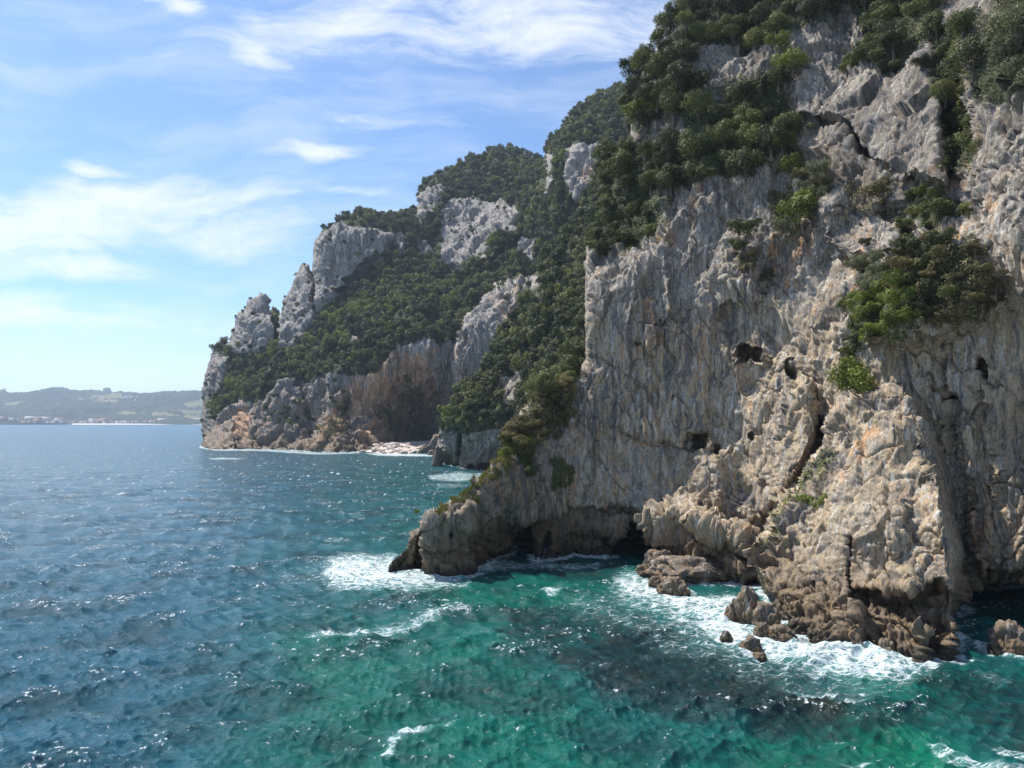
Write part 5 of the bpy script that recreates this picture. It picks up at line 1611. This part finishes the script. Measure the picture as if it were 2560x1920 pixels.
leaf_cover('cliff_grass', FAR, [([(815, 1080), (850, 1000), (870, 1030), (860, 1110), (820, 1110)], 1), ([(1140, 800), (1180, 780), (1170, 860), (1120, 860)], .7), ([(1010, 930), (1060, 960), (1060, 1020), (1020, 1060), (1000, 1000)], 1), ([(940, 1030), (990, 1000), (985, 1080), (950, 1100)], .6)],
           9000, 0.7, M_GRASS, 'thin greenish grass on the steep foot of the far headland', 9, thick=0.8)


tick('sea rocks')
# ------------------------------------------------------------------ sea rocks
def rock_mesh(name, seed, sub=5, flat=0.75, mat=None, sharp=1.0):
    import bmesh
    bm = bmesh.new()
    bmesh.ops.create_icosphere(bm, subdivisions=sub, radius=1)
    V = np.array([v.co[:] for v in bm.verts])
    Fc = np.array([[v.index for v in f.verts] for f in bm.faces])
    bm.free()
    off = seed * 3.7
    d1, d2, cv = worley(V, (0.55, 0.55, 0.6), off=off, seed=seed)
    h = 1 + fbm(V, (0.9, 0.9, 0.9), 3, off=off) * 0.55 + (cv - 0.5) * 0.24 * sharp - (1 - sstep(0, 0.16, d2 - d1)) * 0.12
    h += ridged(V, (0.28, 0.28, 0.5), 4, off=off, gain=0.6) * 0.12 * sharp
    P = V * h[:, None]
    P[:, 2] *= flat
    return mesh_from(name, P, Fc, mat or M_SEAROCK, smooth=True,
                     attrs=dict(warm=np.full(len(V), .45), pale=np.full(len(V), .2), dark=np.full(len(V), .1), orange=np.zeros(len(V))))


ROCKS = [rock_mesh('rock', 20 + k, sub=5, flat=0.8) for k in range(5)]


def rock(px, py, wpx, hpx, label, name='sea_rock', group=None, depthm=1.0, rot=None, mesh=None, tilt=0.0, yb=None):
    """a rock whose foot meets the sea at picture row py"""
    d = float(dw(py))
    c = at(px, py, d)
    sx = wpx / 2 / F * d
    sz = hpx / F * d
    o = link(name, mesh or random.choice(ROCKS))
    sy = sx * depthm
    o.location = (c[0], c[1] + sy * 0.8, 0.12 * sz)
    o.scale = (sx * .80, sy * .80, sz * 0.85)
    o.rotation_euler = (0, tilt, rot if rot is not None else random.uniform(-0.4, 0.4))
    tag(o, label, 'rock', group)
    return o


rock(1687, 1490, 86, 44, 'rounded brown boulder standing alone in white water below the shelf', rot=0.2)
rock(1640, 1466, 36, 24, 'small pointed rock touching the left side of the rounded boulder')
rock(1610, 1440, 48, 26, 'low rock at the left end of the brown shelf')
rock(1730, 1458, 240, 60, 'broad golden brown rock shelf under the overhang', name='rock_shelf', depthm=0.75, rot=0.0)
rock(1660, 1436, 110, 60, 'left shoulder of rock rising behind the brown shelf', depthm=0.9)
rock(1832, 1552, 44, 48, 'upright rock at the left end of the jagged reef', tilt=0.1)
rock(1880, 1560, 90, 96, 'tallest jagged rock of the reef below the buttress', rot=0.3, tilt=-0.15)
rock(1925, 1570, 80, 60, 'jagged rock between the tall reef rock and the buttress')
rock(1912, 1592, 50, 32, 'dark lump in the surf in front of the reef')
rock(1966, 1604, 84, 36, 'dark flat rock in the surf right of the reef', rot=0.4)
rock(1818, 1604, 34, 24, 'small dark rock awash left of the reef')
rock(1882, 1638, 60, 44, 'black spiky rock surrounded by foam nearest to the camera', tilt=0.3)
rock(1905, 1652, 40, 18, 'low dark rock at the foot of the black spiky one')
rock(2132, 1612, 36, 24, 'small brown rock at the foot of the dark vertical crack')
rock(2184, 1634, 30, 20, 'little rock awash below the long ledge')
rock(2230, 1640, 60, 40, 'brown corner block under the long ledge')
rock(2560, 1640, 120, 80, 'grey block at the right edge in the mouth of the cave', name='cave_boulder', rot=0.1)
rock(1060, 1132, 44, 24, 'large dark boulder at the right end of the pebble beach')
rock(1080, 1138, 30, 14, 'dark boulder leaning on the large one at the right end of the beach')
rock(924, 1128, 22, 12, 'dark boulder at the left end of the pebble beach')
rock(1092, 1166, 34, 58, 'narrow sea stack beside the middle promontory', name='sea_stack', depthm=0.9)
rock(1092, 1130, 50, 46, 'boulder behind the narrow sea stack')
rock(868, 1131, 10, 6, 'tiny rock in the water off the far headland')

# pebble beach under the headland
m_, t_ = new_mat('pebble')
nz = t_.n('ShaderNodeObjectInfo').outputs['Random']
p_ = t_.n('ShaderNodeBsdfPrincipled', ins={'Base Color': t_.mix(t_.noise(t_.n('ShaderNodeNewGeometry').outputs['Position'], 0.35, 3), (0.34, 0.25, 0.20), (0.66, 0.60, 0.55)), 'Roughness': 0.9})
t_.n('ShaderNodeOutputMaterial', ins={0: p_.outputs[0]})
M_PEB = m_
xs = np.linspace(870, 1110, 90)
vs = np.linspace(0, 1, 22)
XX, VV = np.meshgrid(xs, vs)
yb = 1133 + 3 * np.sin(XX / 30)
d0 = dw(yb)
z_ = VV ** 0.9 * 7.0 * sstep(865, 960, XX) - 0.6
dd = d0 + VV * 75
Pb = np.stack([(XX - 1280) / F * dd, dd, z_ + fbm(np.stack([XX / 4, dd / 4, 0 * XX], -1), oct=3) * 0.8], -1)
i = np.arange(XX.size).reshape(XX.shape)
Qb = np.stack([i[:-1, :-1].ravel(), i[:-1, 1:].ravel(), i[1:, 1:].ravel(), i[1:, :-1].ravel()], 1)
tag(link('pebble_beach', mesh_from('pebble_beach', Pb, Qb, M_PEB)), kind='structure')
PEB = [rock_mesh('beach_boulder', 60 + k, sub=3, flat=0.7, mat=M_PEB) for k in range(4)]
rb = random.Random(4)
for k in range(110):
    ii, jj = rb.randrange(1, 18), rb.randrange(6, 88)
    p = Pb[ii, jj]
    o = link('beach_boulder', rb.choice(PEB))
    s = rb.uniform(0.8, 2.1) if rb.random() < 0.85 else rb.uniform(2, 3.2)
    o.location = (p[0] + rb.uniform(-1, 1), p[1] + rb.uniform(-1, 1), p[2] + 0.3 * s)
    o.scale = (s, s, s * rb.uniform(0.6, 1))
    o.rotation_euler = (0, 0, rb.uniform(0, 6))
    tag(o, 'pale boulder among the many on the small beach under the far headland', 'boulder', 'boulders of the small beach')


tick('town across')
# ------------------------------------------------------------------ town across the bay
def flat_mat(name, col, rough=0.9):
    m, t = new_mat(name)
    n = t.noise(t.n('ShaderNodeNewGeometry').outputs['Position'], 0.3, 4)
    c = t.mix(t.ramp(n, 0.3, 0.7), tuple(v * 0.88 for v in col), tuple(min(1, v * 1.08) for v in col))
    p = t.n('ShaderNodeBsdfPrincipled', ins={'Base Color': c, 'Roughness': rough})
    t.n('ShaderNodeOutputMaterial', ins={0: p.outputs[0]})
    return m


M_WALL = flat_mat('pale_render', (0.62, 0.58, 0.52))
M_WALL2 = flat_mat('ochre_render', (0.50, 0.40, 0.30))
M_WHITE = flat_mat('white_render', (0.78, 0.77, 0.74))
M_ROOF = flat_mat('tile_roof', (0.32, 0.15, 0.09))
M_GLASS = flat_mat('window_glass', (0.06, 0.07, 0.09), 0.2)
M_SAND = flat_mat('sand', (0.52, 0.48, 0.40))
M_QUAY = flat_mat('quay_stone', (0.24, 0.18, 0.15))


def box_mesh(name, x0, x1, y0, y1, z0, z1, mat):
    V = np.array([(x, y, z) for z in (z0, z1) for y in (y0, y1) for x in (x0, x1)])
    return mesh_from(name, V, np.array([(0, 2, 3, 1), (4, 5, 7, 6), (0, 1, 5, 4), (2, 6, 7, 3), (0, 4, 6, 2), (1, 3, 7, 5)]), mat, smooth=False)


def roof_mesh(x, y, z0, h, mat):
    V = np.array([(-x, -y, z0), (x, -y, z0), (x, y, z0), (-x, y, z0), (-x * .75, 0, z0 + h), (x * .75, 0, z0 + h)])
    return mesh_from('roof', V, [(0, 1, 5, 4), (2, 3, 4, 5), (1, 2, 5), (3, 0, 4), (3, 2, 1, 0)], mat, smooth=False)


WIN = box_mesh('window', -0.9, 0.9, -0.15, 0.15, -0.9, 0.9, M_GLASS)


def building(name, px0, px1, ytop, ybot, label, wall=None, roof='hip', dep=None, windows=0, group=None, base=None):
    px, py = (px0 + px1) / 2, ybot
    d = dep or 4120
    if base:
        p, nn, ins = surf(HILL, px, py)
        d = p[1] - 20
        c = p.copy()
        c[2] -= 6
        c[1] -= 25
    else:
        c = at(px, py, d)
    hw = (px1 - px0) / 2 / F * d
    h = max(4.0, (ybot - ytop) / F * d)
    root = bpy.data.objects.new(name, None)
    COL.objects.link(root)
    root.location = c
    tag(root, label, 'house' if 'house' in name else 'building', group)
    dp = min(hw, 9)
    link('wall', box_mesh('wall', -hw, hw, -dp, dp, -8, h, wall or M_WALL), root)
    if roof == 'hip':
        link('roof', roof_mesh(hw * 1.04, dp * 1.1, h, h * 0.28 + 1, M_ROOF), root)
    else:
        link('roof', box_mesh('roof', -hw - .4, hw + .4, -dp - .4, dp + .4, h, h + 1.2, M_WALL2), root)
    if windows:
        nx = max(2, int(hw * 2 / 9))
        nz = max(1, int(h / 5.5))
        for a in range(nx):
            for b in range(nz):
                wo = link('window', WIN, root)
                wo.location = (-hw + (a + .5) * 2 * hw / nx, -dp - 0.1, (b + .6) * h / nz)
                wo.scale = (1.5, 1, 1.3)
    return root


building('apartment_block', -2, 20, 1041, 1054, 'pinkish apartment block at the left edge of the town', M_WALL2, 'flat', windows=1)
building('apartment_block', 22, 44, 1045, 1055, 'pale low block second from the left edge of the town', M_WALL, 'flat', windows=1)
building('apartment_block', 64, 104, 1041, 1050, 'long white block behind the harbour, higher up on the left', M_WHITE, 'flat', dep=4250, windows=1)
building('apartment_block', 105, 138, 1042, 1052, 'long pale block right of the long white one', M_WALL, 'flat', dep=4200, windows=1)
building('apartment_block', 136, 163, 1047, 1055, 'wide pale block with reddish hipped roof at the right end of the harbour front', M_WALL, 'hip', windows=1)
building('apartment_block', 86, 106, 1047, 1057, 'squat ochre block in front of the long pale blocks', M_WALL2, 'hip', windows=1)
building('warehouse', 224, 240, 1047, 1056, 'white house with stepped outline at the left end of the beach', M_WHITE, 'flat', windows=1)
building('apartment_block', 247, 270, 1048, 1057, 'ochre block just right of the white stepped house', M_WALL2, 'hip', windows=1)
building('apartment_block', 395, 430, 1046, 1057, 'long cream apartment block standing above the beach', M_WALL, 'flat', windows=1)
building('apartment_tower', 447, 455, 1045, 1057, 'narrow pale tower between the long blocks above the beach', M_WHITE, 'flat', windows=1)
building('apartment_block', 486, 514, 1045, 1056, 'pale apartment block partly hidden by the tip of the headland', M_WALL, 'flat', windows=1)
for k in range(34):
    x = 48 + k * 14 + rb.uniform(-5, 5)
    if 385 < x < 435 or 440 < x < 460:
        continue
    ww = rb.uniform(5, 10)
    building('house', x, x + ww, 1057 - rb.uniform(3, 5.5), 1058, 'small pale house in the row along the far shore', rb.choice([M_WALL, M_WALL2, M_WHITE]), 'hip', dep=4090 + rb.uniform(0, 60), group='houses along the far shore')
for k in range(9):
    x = 308 + k * 4.8
    building('terraced_house', x, x + 3.8, 990 + (k % 2) * 4 + k * 0.2, 993.5 + (k % 2) * 4 + k * 0.2, 'tiny white terraced house in the rows near the top of the far hill', M_WHITE, 'hip', base=True, group='terraced houses high on the far hill')
for k in range(16):
    x, y = rb.uniform(232, 292), rb.uniform(1001, 1013)
    building('house', x, x + rb.uniform(3, 5), y - 2.5, y, 'tiny ochre house of the village halfway up the far hill', rb.choice([M_WALL, M_WALL2]), 'hip', base=True, group='village houses on the far hill')
xs = np.linspace(180, 900, 60)
top, bot = at(xs, 1058.6, 4085), at(xs, 1061.6, dw(1061.6))
V = np.concatenate([bot, top])
V[:60, 2] = 0.1
n = 60
tag(link('beach', mesh_from('beach', V, np.array([(a, a + 1, a + 1 + n, a + n) for a in range(n - 1)]), M_SAND)), kind='structure')
a_, b_ = at(-700, 1060, 3900), at(178, 1060, 3960)
q_ = link('harbour_wall', box_mesh('harbour_wall', a_[0], b_[0], 3900, 3925, -1, 6, M_QUAY))
tag(q_, 'long low brown harbour wall along the shore at the left edge', 'wall')

# ------------------------------------------------------------------ birds
M_BIRD = flat_mat('feathers', (0.55, 0.55, 0.56))
for px, py, d, s, rz, lab in ((1283, 40, 150, 0.3, 0.6, 'tiny gull flying high near the top of the sky'), (1429, 254, 160, 0.4, -0.4, 'tiny gull flying left of the cliff shoulder'), (1174, 1133, 330, 0.6, 0.3, 'white gull gliding over the water by the middle promontory')):
    V = np.array([(0, -.5, 0), (.09, -.15, .05), (.08, .3, .03), (0, .55, 0), (-.08, .3, .03), (-.09, -.15, .05), (0, .05, -.09),
                  (.55, -.12, .22), (1.2, .22, .12), (.5, .22, .2), (-.55, -.12, .22), (-1.2, .22, .12), (-.5, .22, .2)])
    Fc = [(0, 1, 5), (1, 2, 4, 5), (2, 3, 4), (0, 6, 1), (1, 6, 2), (2, 6, 3), (3, 6, 4), (4, 6, 5), (5, 6, 0), (1, 7, 9, 2), (7, 8, 9), (5, 4, 12, 10), (10, 12, 11)]
    g_ = link('gull', mesh_from('gull', V, Fc, M_BIRD))
    g_.location = at(px, py, d)
    g_.scale = (s, s, s)
    g_.rotation_euler = (0, 0.3, rz)
    tag(g_, lab, 'bird')

# ------------------------------------------------------------------ haze
HAZE = True
if HAZE:
    m_, t_ = new_mat('air')
    vol = t_.n('ShaderNodeVolumePrincipled')
    vol.inputs['Color'].default_value = (0.66, 0.80, 1.0, 1)
    vol.inputs['Density'].default_value = 0.00006
    vol.inputs['Anisotropy'].default_value = 0.2
    t_.n('ShaderNodeOutputMaterial', ins={'Volume': vol.outputs[0]})
    hz = link('haze', box_mesh('haze', -6500, 6500, -300, 11500, -6, 430, m_))
    tag(hz, 'pale sea air that fades the far shore to blue', 'haze', kind='stuff')
print('objects', len(SC.objects))
tick('end')
